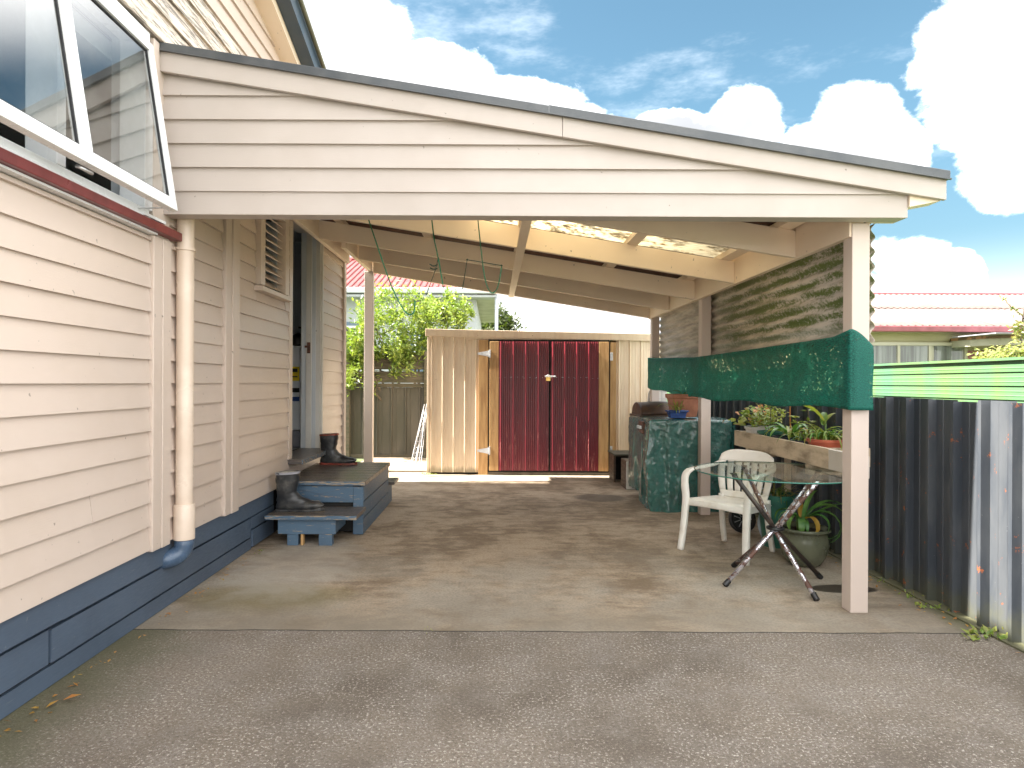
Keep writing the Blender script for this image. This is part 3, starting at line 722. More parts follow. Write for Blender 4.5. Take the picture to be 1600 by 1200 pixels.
# corrugated roofing, ribs run down the slope
def corr(width, per=.0762, amp=.0085, n=8):
    k = int(round(width/per))*n
    return [(width*i/k, amp*math.sin(2*math.pi*i/n)) for i in range(k+1)]
al = Vector((1, 0, -SLP)).normalized(); nm = Vector((SLP, 0, 1)).normalized(); LEN = (2.50+1.90)*math.sqrt(1+SLP**2)
ys = [3.69, 4.22, 4.79, 5.30, 5.80, 6.56, 7.32, 8.08, 9.05]
for i in range(8):
    tr = i in (2, 3)
    off = .0022*(i % 2)
    MB().sheet((-1.90, ys[i], rt(-1.90)+.058+off), al, (0, 1, 0), nm, LEN, corr(ys[i+1]-ys[i])).build('roof_sheet', M_trans if tr else M_roofunder, cp, smooth=True, solid=.0016, label='translucent yellowed roofing sheet speckled with leaf litter' if tr else None)
# leaf litter caught in the troughs over the clear sheets
m = MB()
for _ in range(2600):
    y = 4.82+.0762*(.75+random.randint(0, 12))+J(.012); x = random.uniform(-.2, 2.2)
    if noise.noise(Vector((x*3, y*5, 1.3))) < .02 and random.random() < .85: continue
    z_ = rt(x)+.070
    a = random.uniform(0, 6.28); m.leaf((x, y, z_), (math.cos(a), math.sin(a)*.5, J(.1)), (0, 0, 1), random.uniform(.02, .075), random.uniform(.01, .03))
m.build('leaf_litter', F_litter, cp, kind='stuff')
# gable front: boards, bottom beam, barge board and flashing
GY = 3.655; GB = 2.305
def gtop(x): return 3.105-SLP*(x+1.90)   # underside of the barge board
GP = .1365
B(-1.90, 2.363, GY+.008, GY+.115, GB, GB+.135, 'gable_beam', P_gable, cp, bevel=.003)
MB().hexa([(2.2, GY+.116, GB-.0), (2.36, GY+.116, GB+.0), (2.36, GY+.14, GB), (2.2, GY+.14, GB), (2.2, GY+.116, GB+.10), (2.36, GY+.116, GB+.10), (2.36, GY+.14, GB+.10), (2.2, GY+.14, GB+.10)]).build('packer', P_beam, cp)
zz = GB+.131
k = 0
while zz < 3.14:
    x1b = min(2.362, -1.90+(3.105+.02-zz)/SLP); x1t = min(2.362, -1.90+(3.105+.02-(zz+GP+.01))/SLP)
    x1t = max(x1t, -1.89); j = J(.0015)
    MB().hexa([(-1.90, GY-.006+j, zz), (x1b, GY-.006+j, zz), (x1b, GY+.030, zz), (-1.90, GY+.030, zz), (-1.90, GY+.014+j, zz+GP+.01), (x1t, GY+.014+j, zz+GP+.01), (x1t, GY+.030, zz+GP+.01), (-1.90, GY+.030, zz+GP+.01)]).build('weatherboard', P_gable, cp)
    zz += GP; k += 1
m = MB(); y0, y1 = GY-.036, GY-.010
xs = [-1.90, .38, .381, 2.555]
for a, b_ in ((0, 1), (2, 3)):
    xa, xb = xs[a], xs[b_]
    MB().hexa([(xa, y0, gtop(xa)), (xb-.001, y0, gtop(xb)), (xb-.001, y1, gtop(xb)), (xa, y1, gtop(xa)), (xa, y0, gtop(xa)+.118), (xb-.001, y0, gtop(xb)+.118), (xb-.001, y1, gtop(xb)+.118), (xa, y1, gtop(xa)+.118)]).build('bargeboard', P_gable, cp, bevel=.003)
for a, b_, dz_ in ((-1.905, .32, .0), (.30, 2.565, .003)):
    MB().hexa([(a, y0-.014-dz_, gtop(a)+.112), (b_, y0-.014-dz_, gtop(b_)+.112), (b_, y0+.19, gtop(b_)+.112), (a, y0+.19, gtop(a)+.112), (a, y0-.014-dz_, gtop(a)+.160+dz_), (b_, y0-.014-dz_, gtop(b_)+.160+dz_), (b_, y0+.19, gtop(b_)+.160+dz_), (a, y0+.19, gtop(a)+.160+dz_)]).build('flashing', M_flash, cp, bevel=.004)
    MB().beam((a, y0-.018-dz_, gtop(a)+.112), (b_, y0-.018-dz_, gtop(b_)+.112), .012, .008).build('flashing_lip', M_flash, cp)
# soffit wedge at the low end
MB().hexa([(2.365, GY-.006, GB+.06), (2.54, GY-.006, gtop(2.54)+.0), (2.54, GY+.1, gtop(2.54)), (2.365, GY+.1, GB+.06), (2.365, GY-.006, GB+.13), (2.54, GY-.006, gtop(2.54)+.05), (2.54, GY+.1, gtop(2.54)+.05), (2.365, GY+.1, GB+.13)]).build('packer', P_beam, cp)
# posts
for (x, y, top, wd) in ((2.112, 3.78, GB-.001, .104), (2.13, 6.58, 2.30, .10), (2.12, 8.60, 2.30, .10), (-1.745, 8.58, rb(-1.7)+.0, .115)):
    B(x, x+wd, y, y+.10, .0, top, 'post', P_post, cp, bevel=.004)
# corrugated side cladding, ribs horizontal
def hc(h, per=.0762, amp=.0085, n=8):
    k = int(round(h/per))*n; return [(h*i/k, amp*math.sin(2*math.pi*i/n+1)) for i in range(k+1)]
for y0_, y1_, o in ((3.80, 6.64, 0), (6.62, 8.70, .003)):
    MB().sheet((2.246+o, y0_, 1.602), (0, 1, 0), (0, 0, 1), (1, 0, 0), y1_-y0_, hc(.704, .088, .013)).build('cladding_sheet', M_moss, cp, smooth=True, solid=.002)

# shade cloth tied round the posts
def cloth(a, b_):
    # a: along 0..1 from the rear post to the front post then round its face; b: top->bottom
    L = 5.05+.17
    s = a*L
    if s < 4.93: x = 2.088; y = 8.70-s; 
    elif s < 5.01: t = (s-4.93)/.08; x = 2.088+.02*t; y = 3.77-.008*t
    else: x = 2.10+(s-5.01)*.58; y = 3.755
    sag = .0
    yy = 8.70-min(s, 4.95)
    seg = math.sin(math.pi*min(1, max(0, (6.6-yy)/2.82))) if yy < 6.6 else math.sin(math.pi*(8.7-yy)/2.1)
    top = 1.70-.075*min(1, max(0, (8.7-yy)/2.1)) - .004*seg
    if yy < 6.6: top += .02*(6.6-yy)/2.8
    if yy < 3.95: top += .03*(3.95-yy)/.2
    if s > 5.0: top -= .10*((s-5.0)/.22)**1.6*1.0
    bot = 1.30-.10*min(1, max(0, (8.7-yy)/2.1))**.7 + .012*math.sin(yy*5)
    z = top+(bot-top)*b_
    fold = .012*noise.noise(Vector((y*3+x, z*2, 0)))+.006*noise.noise(Vector((y*9, z*9, 3)))
    if yy < 6.5 and yy > 3.95: x += .035*seg*math.sin(b_*3.1)+fold*1.5-.012*math.sin(b_*9)*seg
    elif s < 4.93: x += fold*.6
    else: y += fold*.5-.004; x += .003*math.sin(b_*7)*(s > 5.1)
    return (x, y, z)
cl = MB().grid(cloth, 170, 22).build('shade_cloth', M_cloth, smooth=True, solid=.0015)
tagit(cl, 'green shade cloth band stretched along the carport posts below the corrugated cladding', 'shade cloth')
# frayed bottom hem
# ------------------------------------------------------------------ cords under the roof
def cord(name, pts, r, mat, parent):
    P = [Vector(p) for p in pts]; out = []
    for i in range(len(P)-1):
        a, b_, c, d_ = P[max(i-1, 0)], P[i], P[i+1], P[min(i+2, len(P)-1)]
        for k in range(5):
            t = k/5; out.append(.5*((2*b_)+(c-a)*t+(2*a-5*b_+4*c-d_)*t*t+(3*b_-a-3*c+d_)*t**3))
    out.append(P[-1])
    return MB().tube(out, r, 6).build(name, mat, parent, smooth=True)
def at(px, py, Y): return ((px-772)*Y/1000, Y, 1.35+(598-py)*Y/1000)
c1 = cord('clothes_cord', [at(570, 330, 4.2), at(592, 395, 4.2), at(612, 450, 4.2), at(632, 487, 4.2), at(645, 490, 4.2), at(648, 470, 4.2)], .0045, M_cord, None)
tagit(c1, 'green cord hanging under the carport roof nearest the doorway', 'cord')
c2 = thing('hanging_cord', at(682, 345, 4.3), 'green cord with dark hooked line hanging middle of the three under the roof', 'cord')
cord('line', [at(672, 330, 4.3), at(677, 372, 4.3), at(684, 405, 4.3), at(692, 450, 4.3)], .0045, M_cord, c2)
cord('hook_line', [at(684, 403, 4.3), at(680, 420, 4.3), at(672, 443, 4.3), at(665, 462, 4.3)], .003, M_cordk, c2)
cord('hook', [at(683, 414, 4.3), at(676, 416, 4.3), at(670, 413, 4.3)], .004, M_cordk, c2)
cord('hook', [at(683, 420, 4.3), at(676, 421, 4.3), at(671, 419, 4.3)], .004, M_cordk, c2)
c3 = thing('cord_hanger', at(757, 345, 4.3), 'green looped cord with dark wire hanger, rightmost of the cords under the roof', 'cord')
cord('loop', [at(744, 330, 4.3), at(750, 385, 4.3), at(756, 430, 4.3), at(763, 453, 4.3), at(771, 457, 4.3), at(778, 445, 4.3), at(783, 415, 4.3)], .0038, M_cord, c3)
MB().tube([at(722, 452, 4.3), at(729, 406, 4.3), at(783, 415, 4.3)], .0035, 6).build('wire', M_cordk, c3)
for p in (at(729, 406, 4.3), at(783, 415, 4.3)): MB().lathe([(.001, -.008), (.008, 0), (.001, .008)], p, 8).build('knot', M_cordk, c3)

# ------------------------------------------------------------------ steps by the door
st = thing('wooden_steps', (-1.5, 6.2, 0), 'blue painted timber porch steps with worn dark treads below the doorway', 'steps')
SX0, SX1, SY0, SY1 = -1.895, -1.150, 5.66, 7.0
n = 8
for i in range(n):
    a = SY0-.012+(SY1+.02-SY0)*i/n; b_ = SY0-.012+(SY1+.02-SY0)*(i+1)/n-.009
    B(SX0, SX1+.02, a, b_, .437, .475+J(.001), 'tread', P_tread, st, bevel=.005)
B(SX0, SX1+.018, SY0-.026, SY0-.014, .438, .473, 'nosing', P_nose, st, bevel=.003)
zs = [(.005, .138), (.150, .285), (.297, .425)]
for z0, z1 in zs: B(SX1-.03, SX1+J(.003), SY0+.02, SY1, z0, z1, 'side_board', P_step, st, bevel=.004)
B(SX1-.09, SX1-.002, SY0-.004, SY0+.018, .003, .425, 'corner_board', P_step, st, bevel=.003)
B(-1.86, SX1-.092, SY0, SY0+.018, .285, .430, 'riser', P_step, st, bevel=.003)
B(-1.86, SX1-.092, SY0+.02, SY0+.03, .03, .284, 'riser', M_dark, st)  # dark panel standing in for the shaded hollow behind the lower step
B(SX0+.01, SX1-.05, SY0+.04, SY1-.02, .02, .434, 'frame', M_dark, st)  # solid dark box, paints shade into the gaps between the step boards
# faint cross brace grooves
for p, q in (((-1.80, .30), (-1.28, .415)), ((-1.80, .415), (-1.28, .30))): MB().beam((p[0], SY0-.001, p[1]), (q[0], SY0-.001, q[1]), .004, .003, up=(0, 1, 0)).build('brace', P_blue, st)
B(-1.868, -1.118, 5.235, 5.62, .222, .256, 'lower_tread', P_tread, st, bevel=.005)
B(-1.868, -1.118, 5.224, 5.2345, .222, .2545, 'nosing', P_nose, st, bevel=.003)
B(-1.775, -1.30, 5.27, 5.295, .095, .221, 'lower_riser', P_step, st, bevel=.003)
B(-1.328, -1.302, 5.296, 5.64, .10, .221, 'lower_side', P_step, st, bevel=.003)
B(-1.775, -1.75, 5.296, 5.64, .10, .221, 'lower_side', P_step, st, bevel=.003)
B(-1.70, -1.61, 5.275, 5.33, .0, .094, 'foot', P_step, st, bevel=.003)
B(-1.59, -1.57, 5.28, 5.33, .0, .094, 'foot', M_timber, st, bevel=.003)
B(-1.44, -1.33, 5.275, 5.33, .0, .094, 'foot', P_step, st, bevel=.003)
B(-1.80, -1.09, 7.03, 7.35, .222, .256, 'rear_tread', P_tread, st, bevel=.005)
B(-1.75, -1.16, 7.05, 7.30, .0, .221, 'rear_riser', P_step, st, bevel=.004)

# ------------------------------------------------------------------ gumboots
def boot(loc, rz, label, sc, rim, sole):
    t = thing('gumboot', loc, label, 'boot', rz)
    rings = [((-.105, .325), (.088, .335), .062), ((-.102, .25), (.084, .26), .060), ((-.097, .185), (.074, .20), .056), ((-.094, .13), (.070, .165), .052), ((-.100, .075), (.088, .140), .050),
             ((-.106, .035), (.115, .120), .050), ((-.100, .012), (.145, .105), .048), ((-.04, .008), (.175, .092), .048), ((.05, .008), (.210, .082), .053), ((.14, .008), (.246, .078), .054), ((.21, .010), (.274, .070), .048), ((.258, .016), (.294, .052), .030)]
    def ring(A, Bq, w_, k=20, shrink=1.0):
        A = Vector((A[0], 0, A[1])); Bq = Vector((Bq[0], 0, Bq[1])); c = (A+Bq)/2; h = (Bq-A)/2*shrink; o = []
        for i in range(k):
            a = 2*math.pi*i/k; ca, sa = math.cos(a), math.sin(a)
            e = lambda q: math.copysign(abs(q)**.82, q)
            p = c+h*e(ca); o.append(Vector((p.x*sc, e(sa)*w_*shrink*sc+p.y, p.z*sc)))
        return o
    # wrinkles
    RR = []
    for i, (A, Bq, w_) in enumerate(rings):
        r_ = ring(A, Bq, w_)
        RR.append(r_)
    fine = []
    for i in range(len(RR)-1):
        for k in range(3):
            tt = k/3; fine.append([a.lerp(b_, tt) for a, b_ in zip(RR[i], RR[i+1])])
    fine.append(RR[-1])
    for i, r_ in enumerate(fine):
        for p in r_:
            nn = noise.noise(Vector((p.x*22, p.y*16+loc[0], p.z*34)))*.009
            p.y += math.copysign(nn, p.y); p.x += nn
    o = MB().loft(fine, cap=False)
    last = len(o.v)-20; o.f.append(tuple(last+i for i in range(20)))
    o.build('boot_upper', M_rubber, t, smooth=True, world=False)
    inner = [ring(rings[0][0], rings[0][1], .060, shrink=.95), ring((-.098, .25), (.08, .26), .055, shrink=.9)]
    MB().loft([r_ for r_ in inner], cap=False).build('lining', M_lining, t, smooth=True, world=False)
    fl = MB(); fl.v += [tuple(p) for p in inner[1]]; fl.f.append(tuple(range(20))); fl.build('shaft_shade', M_dark, t, world=False)  # dark disc across the shaft, standing in for shade inside the boot
    top = ring(rings[0][0], rings[0][1], .062, shrink=1.07)
    low = [p+Vector((0, 0, -.016)) for p in top]; ins = ring(rings[0][0], rings[0][1], .060, shrink=.94); up_ = [p+Vector((0, 0, .003)) for p in ins]
    MB().loft([low, top, up_], cap=False).build('rim', rim, t, smooth=True, world=False)
    prof = [(-.112, 0), (-.104, -.036), (-.06, -.048), (.0, -.042), (.06, -.048), (.15, -.058), (.225, -.054), (.280, -.033), (.303, 0)]
    ol = prof+[(x, -y) for x, y in prof[-2:0:-1]]
    lo = [Vector((x*sc, y*sc, .0)) for x, y in ol]; hi = [Vector((x*sc, y*sc, .018*sc+(.010*sc if x > .24 else 0))) for x, y in ol]
    MB().loft([lo, hi]).build('sole', sole, t, world=False, bevel=.003)
    B(-.088*sc, -.02*sc, -.036*sc, .036*sc, .0185*sc, .026*sc, 'heel', sole, t, world=False, bevel=.003)
    return t
boot((-1.735, 5.42, .2565), R(4), 'dusty black gumboot standing on the lower step against the wall', 1.0, M_lip, M_rubber)
boot((-1.735, 6.78, .4765), R(-3), 'dark gumboot with red sole and red rim on the top landing', .98, M_rubred, M_rubred)

# ------------------------------------------------------------------ garden shed
sh = thing('garden_shed', (.66, 10.1, 0), 'beige steel garden shed with maroon corrugated double doors at the back', 'shed')
SY = 9.42
def topz(x): return 2.135-.018*(x+1.0)
RIBP = [(0, 0), (.018, 0), (.028, .020), (.036, .020), (.046, 0), (.070, 0), (.074, .003), (.078, 0), (.116, 0), (.120, .003), (.124, 0), (.165, 0)]
def shedpan(x0, n, z0, z1, y=SY, mat=M_shed, parent=sh, name='wall_sheet'):
    for i in range(n):
        MB().sheet((x0+.165*i, y, z0), (0, 0, 1), (1, 0, 0), (0, -1, 0), z1-z0, RIBP).build(name, mat, parent, solid=.0012)
shedpan(-.955, 5, .03, topz(-.5)-.08)
shedpan(1.80, 4, .03, topz(2)-.07)
MB().box(-.985, -.952, SY-.02, SY+.012, .02, 2.02).build('corner_trim', M_shedtrim, sh, bevel=.003)
# fascia in two lengths, roof and sides
for a, b_ in ((-1.01, .90), (.902, 2.50)):
    MB().hexa([(a, SY-.045, topz(a)-.105), (b_, SY-.045, topz(b_)-.105), (b_, SY-.012, topz(b_)-.105), (a, SY-.012, topz(a)-.105), (a, SY-.055, topz(a)), (b_, SY-.055, topz(b_)), (b_, SY-.0, topz(b_)), (a, SY-.0, topz(a))]).build('fascia', M_shedtrim, sh, bevel=.004)
MB().hexa([(-1.0, SY-.03, topz(-1)-.04), (2.5, SY-.03, topz(2.5)-.04), (2.5, 11.2, topz(2.5)-.2), (-1.0, 11.2, topz(-1)-.2), (-1.0, SY-.03, topz(-1)-.012), (2.5, SY-.03, topz(2.5)-.012), (2.5, 11.2, topz(2.5)-.17), (-1.0, 11.2, topz(-1)-.17)]).build('roof', M_shedtrim, sh)
B(-.96, -.93, SY+.013, 11.1, .02, 1.93, 'side_wall', M_shed, sh); B(2.42, 2.46, SY+.013, 11.1, .02, 1.9, 'side_wall', M_shed, sh); B(-.96, 2.46, 11.1, 11.13, .02, 1.9, 'rear_wall', M_shed, sh)
B(-.42, 1.82, SY-.032, SY-.008, 1.985, 2.035, 'door_header', M_shedtrim, sh, bevel=.003)
B(-.225, -.088, SY-.040, SY+.03, .0, 1.975, 'jamb', M_timber, sh, bevel=.003)
B(1.70, 1.79, SY-.040, SY+.03, .0, 1.95, 'jamb', M_timber, sh, bevel=.003)
B(-.21, 1.72, SY-.02, SY+.02, .0, .035, 'threshold', M_pale, sh, bevel=.003)
B(-.08, 1.695, SY+.0, SY+.02, .03, 1.99, 'door_backing', M_dark, sh)
DY = SY-.045
def door(x0, x1, hinge_left):
    dm = MB()
    dm.box(x0, x1, DY, DY+.03, 1.965, 1.985).box(x0, x1, DY, DY+.03, .045, .06)
    for xx in (x0, x1-.012): dm.box(xx, xx+.012, DY, DY+.03, .061, 1.964)
    dd = dm.build('door', M_dark, sh)
    tb = (x0+.013, x0+.145) if hinge_left else (x1-.158, x1-.013)
    B(tb[0], tb[1], DY-.012, DY+.028, .062, 1.955, 'stile_board', M_timber, dd, bevel=.003)
    ra, rbb = (tb[1]+.002, x1-.013) if hinge_left else (x0+.013, tb[0]-.002)
    wd = rbb-ra; per = wd/4.0
    base = [(0, 0), (.10, 0), (.15, .026), (.20, .026), (.25, 0), (.36, 0), (.385, .006), (.41, 0), (.52, 0), (.545, .006), (.57, 0), (.68, 0), (.705, .006), (.73, 0), (.84, 0), (.865, .006), (.89, 0), (1.0, 0)]
    for k in range(4):
        pr = [(per*t, h) for t, h in base]
        MB().sheet((ra+per*k, DY-.002, .065), (0, 0, 1), (1, 0, 0), (0, -1, 0), 1.355, pr).build('cladding_sheet', M_sheddoor, dd, solid=.0012)
        MB().sheet((ra+per*k, DY-.0055, 1.412), (0, 0, 1), (1, 0, 0), (0, -1, 0), .545, pr).build('cladding_sheet', M_sheddoor, dd, solid=.0012)
        for q in (.02, .5, .93): MB().lathe([(.006, 0), (.006, .004), (.001, .006)], (0, 0, 0), 6).build('screw', M_zinc, dd, world=False).location = Vector((ra+per*(k+q), DY-.008, 1.425+J(.01)))-origin(dd)
    return dd
dl = door(-.078, .814, True); drr = door(.818, 1.692, False)
for xh, s_, par in ((-.075, -1, dl),):
    for zh in (1.775, .355):
        n0 = MB(); n0.v += [(xh, DY-.016, zh-.045), (xh, DY-.016, zh+.045), (xh-.17, DY-.016, zh+.014), (xh-.17, DY-.016, zh-.014), (xh, DY-.020, zh-.045), (xh, DY-.020, zh+.045), (xh-.17, DY-.020, zh+.014), (xh-.17, DY-.020, zh-.014)]
        n0.f += [(0, 1, 2, 3), (7, 6, 5, 4), (0, 4, 5, 1), (1, 5, 6, 2), (2, 6, 7, 3), (3, 7, 4, 0)]
        n0.box(xh, xh+.022, DY-.024, DY-.006, zh-.06, zh+.06)
        recalc(n0.build('hinge', M_whitehinge, par))
for zh in (1.74, .37): B(1.70, 1.735, DY-.02, DY-.008, zh-.06, zh+.06, 'hinge', M_zinc, drr, bevel=.003)
B(.74, .90, DY-.038, DY-.030, 1.435, 1.46, 'hasp', M_zinc, drr, bevel=.003)
MB().tube([(.765, DY-.05, 1.43)]+[(.79-.025*math.cos(a), DY-.05, 1.44+.03*math.sin(a)) for a in (.5, 1, 1.57, 2.1, 2.6)]+[(.815, DY-.05, 1.43)], .005, 8).build('shackle', M_zinc, drr, smooth=True)
B(.757, .823, DY-.062, DY-.038, 1.378, 1.432, 'padlock', M_brass, drr, bevel=.005)

# ------------------------------------------------------------------ charcoal boundary fence on the right
bf = thing('steel_fence', (2.75, 4, 0), 'charcoal ribbed steel fence down the right side with rust spots and mossy foot', 'fence')
FXp = 2.752
FP = [(0, 0), (.052, 0), (.056, .004), (.060, 0), (.115, 0), (.119, .004), (.123, 0), (.178, 0), (.182, .050), (.205, .050), (.211, 0), (.215, 0)]
yy0 = 3.55-.182-.215*20
for i in range(46):
    ya = yy0+.215*i
    if ya > 9.2: break
    MB().sheet((FXp, ya, .0+J(.006)), (0, 0, 1), (0, 1, 0), (-1, 0, 0), 1.262+J(.004), FP).build('fence_sheet', M_fence, bf, solid=.0014)
for z_ in (.25, 1.1): B(2.775, 2.825, -.9, 9.3, z_, z_+.07, 'rail', M_oldfence, bf)
for y in (0, 2.4, 4.8, 7.2, 9.2): B(2.83, 2.92, y, y+.09, -.05, 1.22, 'post', M_oldfence, bf)
B(2.675, 2.79, -1, 9.3, -.02, .010, 'fence_kerb', M_far, bf)

# lime horizontal-rib fence of the neighbour
gf = thing('lime_fence', (4.2, 7, 0), 'lime green horizontal ribbed steel fence beyond the charcoal fence', 'fence')
LP = [(0, 0), (.006, .0), (.010, -.022), (.018, -.022), (.022, 0), (.045, 0), (.052, .003), (.06, 0), (.082, 0), (.09, .003), (.098, 0), (.114, 0)]
for i in range(13):
    MB().sheet((4.2, 2.0, 1.55-.114*(i+1)+.002), (0, 1, 0), (0, 0, 1), (-1, 0, 0), 14, LP).build('fence_board', M_green, gf, solid=.0015)
B(4.17, 4.24, 2, 16, 1.553, 1.575, 'capping', M_green, gf)
for y in (2.5, 5, 7.5, 10, 13): B(4.24, 4.33, y, y+.09, -.06, 1.5, 'post', M_oldfence, gf)

# ------------------------------------------------------------------ timber fence behind left
tf = thing('timber_fence', (-1.8, 11.3, 0), 'dark timber and ribbed panel fence behind the rear left post', 'fence')
TY = 11.3
M_dkpan = simple('dark_brown_panel', (.085, .075, .062), (.05, .048, .036), 3, rough=.6, bs=.2, stretch=(1, 1, .3), rvar=.3)
x = -3.6
while x < -1.15:
    MB().sheet((x, TY, .06), (0, 0, 1), (1, 0, 0), (0, -1, 0), 1.2, [(0, 0), (.02, .0), (.03, .025), (.05, .025), (.06, 0), (.12, 0), (.125, .005), (.13, 0), (.25, 0)]).build('fence_panel', M_dkpan, tf, solid=.0015); x += .25
for z0, z1 in ((1.262, 1.33), (1.34, 1.54), (1.575, 1.83)): B(-3.6, -1.15, TY-.045, TY-.01, z0, z1, 'fence_board', M_oldfence, tf, bevel=.004)
for x in (-2.62, -1.22): B(x, x+.10, TY-.14, TY-.047, 0, 1.9, 'post', M_oldfence, tf, bevel=.005)
B(-3.6, -1.1, TY-.03, TY+.03, 0, .07, 'kick_board', M_oldfence, tf)

# ------------------------------------------------------------------ trees and hedge beyond
def tree(name, base, stems, spread, zlo, zhi, nleaf, L, Wd, mat, label, cat, seed, crowns):
    rnd = random.Random(seed); t = thing(name, base, label, cat)
    bx, by, bz = base; m = MB(); tips = []
    for k in range(stems):
        cx, cy, cz, cr = crowns[k % len(crowns)]
        e = Vector((cx+rnd.uniform(-.4, .4)*cr, cy+rnd.uniform(-.4, .4)*cr, cz+rnd.uniform(-.2, .5)*cr)); s_ = Vector((bx+rnd.uniform(-.12, .12), by+rnd.uniform(-.1, .1), bz))
        mid = s_.lerp(e, .5)+Vector((rnd.uniform(-.15, .15), rnd.uniform(-.15, .15), .1))
        m.tube([s_, s_.lerp(mid, .6)+Vector((rnd.uniform(-.05, .05), 0, 0)), mid, mid.lerp(e, .6), e], [.045, .035, .026, .016, .006], 6); tips.append((mid, e))
        for q in range(5):
            a = mid.lerp(e, rnd.random()); e2 = a+Vector((rnd.gauss(0, 1), rnd.gauss(0, 1), rnd.gauss(.3, .8))).normalized()*cr*.8
            m.tube([a, a.lerp(e2, .5)+Vector((0, 0, .04)), e2], [.012, .008, .003], 5); tips.append((a, e2))
    m.build('trunk', M_bark, t, smooth=True)
    lf = MB()
    clumps = []
    for (cx, cy, cz, cr) in crowns:
        for _ in range(int(26*cr/.4)):
            v_ = Vector((rnd.gauss(0, 1), rnd.gauss(0, 1), rnd.gauss(0, 1))).normalized()*cr*rnd.uniform(.45, 1.05); clumps.append((Vector((cx, cy, cz))+v_, rnd.uniform(.05, .17)*cr/.5))
    for i in range(nleaf):
        c, r_ = rnd.choice(clumps)
        p = c+Vector((rnd.gauss(0, 1), rnd.gauss(0, 1), rnd.gauss(0, 1)))*r_*.6
        dr_ = Vector((rnd.gauss(0, 1), rnd.gauss(0, 1), rnd.gauss(.4, .8)))
        lf.leaf(p, dr_, (rnd.gauss(-.4, .8), rnd.gauss(0, .8), 1), L*rnd.uniform(.6, 1.3), Wd*rnd.uniform(.7, 1.2))
    lf.build('crown', mat, t)
    return t
tree('leafy_shrub', (-1.55, 11.9, 0), 9, 1, 1, 3, 11500, .10, .036, F_tree, 'bright green glossy leaved shrub spilling over the dark timber fence', 'tree', 3,
     [(-2.05, 11.4, 2.25, .62), (-1.55, 11.7, 2.6, .62), (-1.0, 11.6, 2.45, .55), (-1.75, 11.2, 1.85, .42), (-2.42, 11.05, 1.62, .42), (-1.2, 11.5, 1.9, .38), (-2.3, 11.0, 2.0, .34), (-.75, 11.7, 2.65, .35)])
tree('far_tree', (.9, 36, 0), 6, 1, 1, 3, 9000, .30, .12, F_dark, 'dark rounded evergreen tree far behind the white house corner', 'tree', 5,
     [(.4, 36, 3.2, 1.7), (.2, 36, 4.4, 1.1), (-.6, 36, 3.6, 1.6), (1.2, 36, 2.4, 1.4)])

# ------------------------------------------------------------------ white neighbouring house with red roof (left gap)
wh = thing('white_house', (-3.5, 18, 0), 'white neighbouring house with faded red tin roof behind the shrub', 'house')
HY = 16.0
B(-9.0, -.45, HY, 22, 0, 3.60, 'wall', M_whiteh, wh)
m = MB(); ex0, ex1, ey0, ey1, ez, rzz = -9.6, .05, HY-.5, 22.5, 3.62, 4.95
V = [(ex0, ey0, ez), (ex1, ey0, ez), (ex1, ey1, ez), (ex0, ey1, ez), (ex0+3.2, 19, rzz), (ex1-3.2, 19, rzz)]
m.v += V; m.f += [(0, 1, 5, 4), (1, 2, 5), (2, 3, 4, 5), (3, 0, 4)]; m.build('roof', M_redroof, wh, solid=.04)
sl = (rzz-ez)/(19-ey0)
m = MB(); x = ex0+.1
while x < ex1:
    run = min(3.5, max(.05, (ex1-x)*3.5/3.2, ), max(.05, (x-ex0)*3.5/3.2))
    run = min(run, (ex1-x)*3.5/3.2, (x-ex0)*3.5/3.2)
    m.tube([(x, ey0, ez+.03), (x, ey0+run, ez+.03+run*sl)], .03, 6); x += .15
m.build('roof_ribs', M_redroof, wh, kind='stuff')
MB().tube([(ex1, ey0, ez+.05), (ex1-3.2, 19, rzz+.05)], .06, 8).build('hip_cap', M_redroof, wh)
MB().tube([(ex0+3.2, 19, rzz+.05), (ex1-3.2, 19, rzz+.05)], .06, 8).build('ridge_cap', M_redroof, wh)
B(ex0, ex1, ey0-.08, ey0, ez-.12, ez+.02, 'gutter', M_whiteh, wh, bevel=.02)
B(ex0, ex1, ey0, HY-.002, ez-.20, ez-.14, 'soffit', M_whiteh, wh)
B(-.448, ex1, HY+.002, 22, ez-.203, ez-.14, 'side_soffit', M_lemontrim, wh)
MB().tube([(ex1+.0, ey0+.05, ez-.1), (ex1, ey0+.05, 0)], .045, 10).build('downpipe', M_whiteh, wh, smooth=True)
for (xa, xb, za, zb_) in ((-3.95, -3.0, 1.5, 2.85), (-2.1, -.95, 1.6, 2.60), (-6.5, -5, 1.5, 2.8)):
    wn = B(xa, xb, HY-.05, HY-.003, za, zb_, 'window', M_greytrim, wh)
    B(xa+.1, xb-.1, HY-.058, HY-.051, za+.1, zb_-.1, 'frame', M_alu, wn)
    B(xa+.16, xb-.16, HY-.065, HY-.059, za+.16, zb_-.16, 'pane', M_darkglass, wn)

# ------------------------------------------------------------------ lemon house on the right
lh = thing('lemon_house', (11, 16, 0), 'pale yellow weatherboard house with long faded pink tin roof behind the lime fence', 'house')
LY = 14.0
B(6.5, 24, LY+.03, 20, 0, 2.60, 'wall', M_lemon, lh)
for i in range(13):
    z_ = .6+.155*i
    MB().hexa([(6.5, LY-.012, z_), (24, LY-.012, z_), (24, LY+.029, z_), (6.5, LY+.029, z_), (6.5, LY+.008, z_+.158), (24, LY+.008, z_+.158), (24, LY+.029, z_+.158), (6.5, LY+.029, z_+.158)]).build('weatherboard', M_lemon, lh)
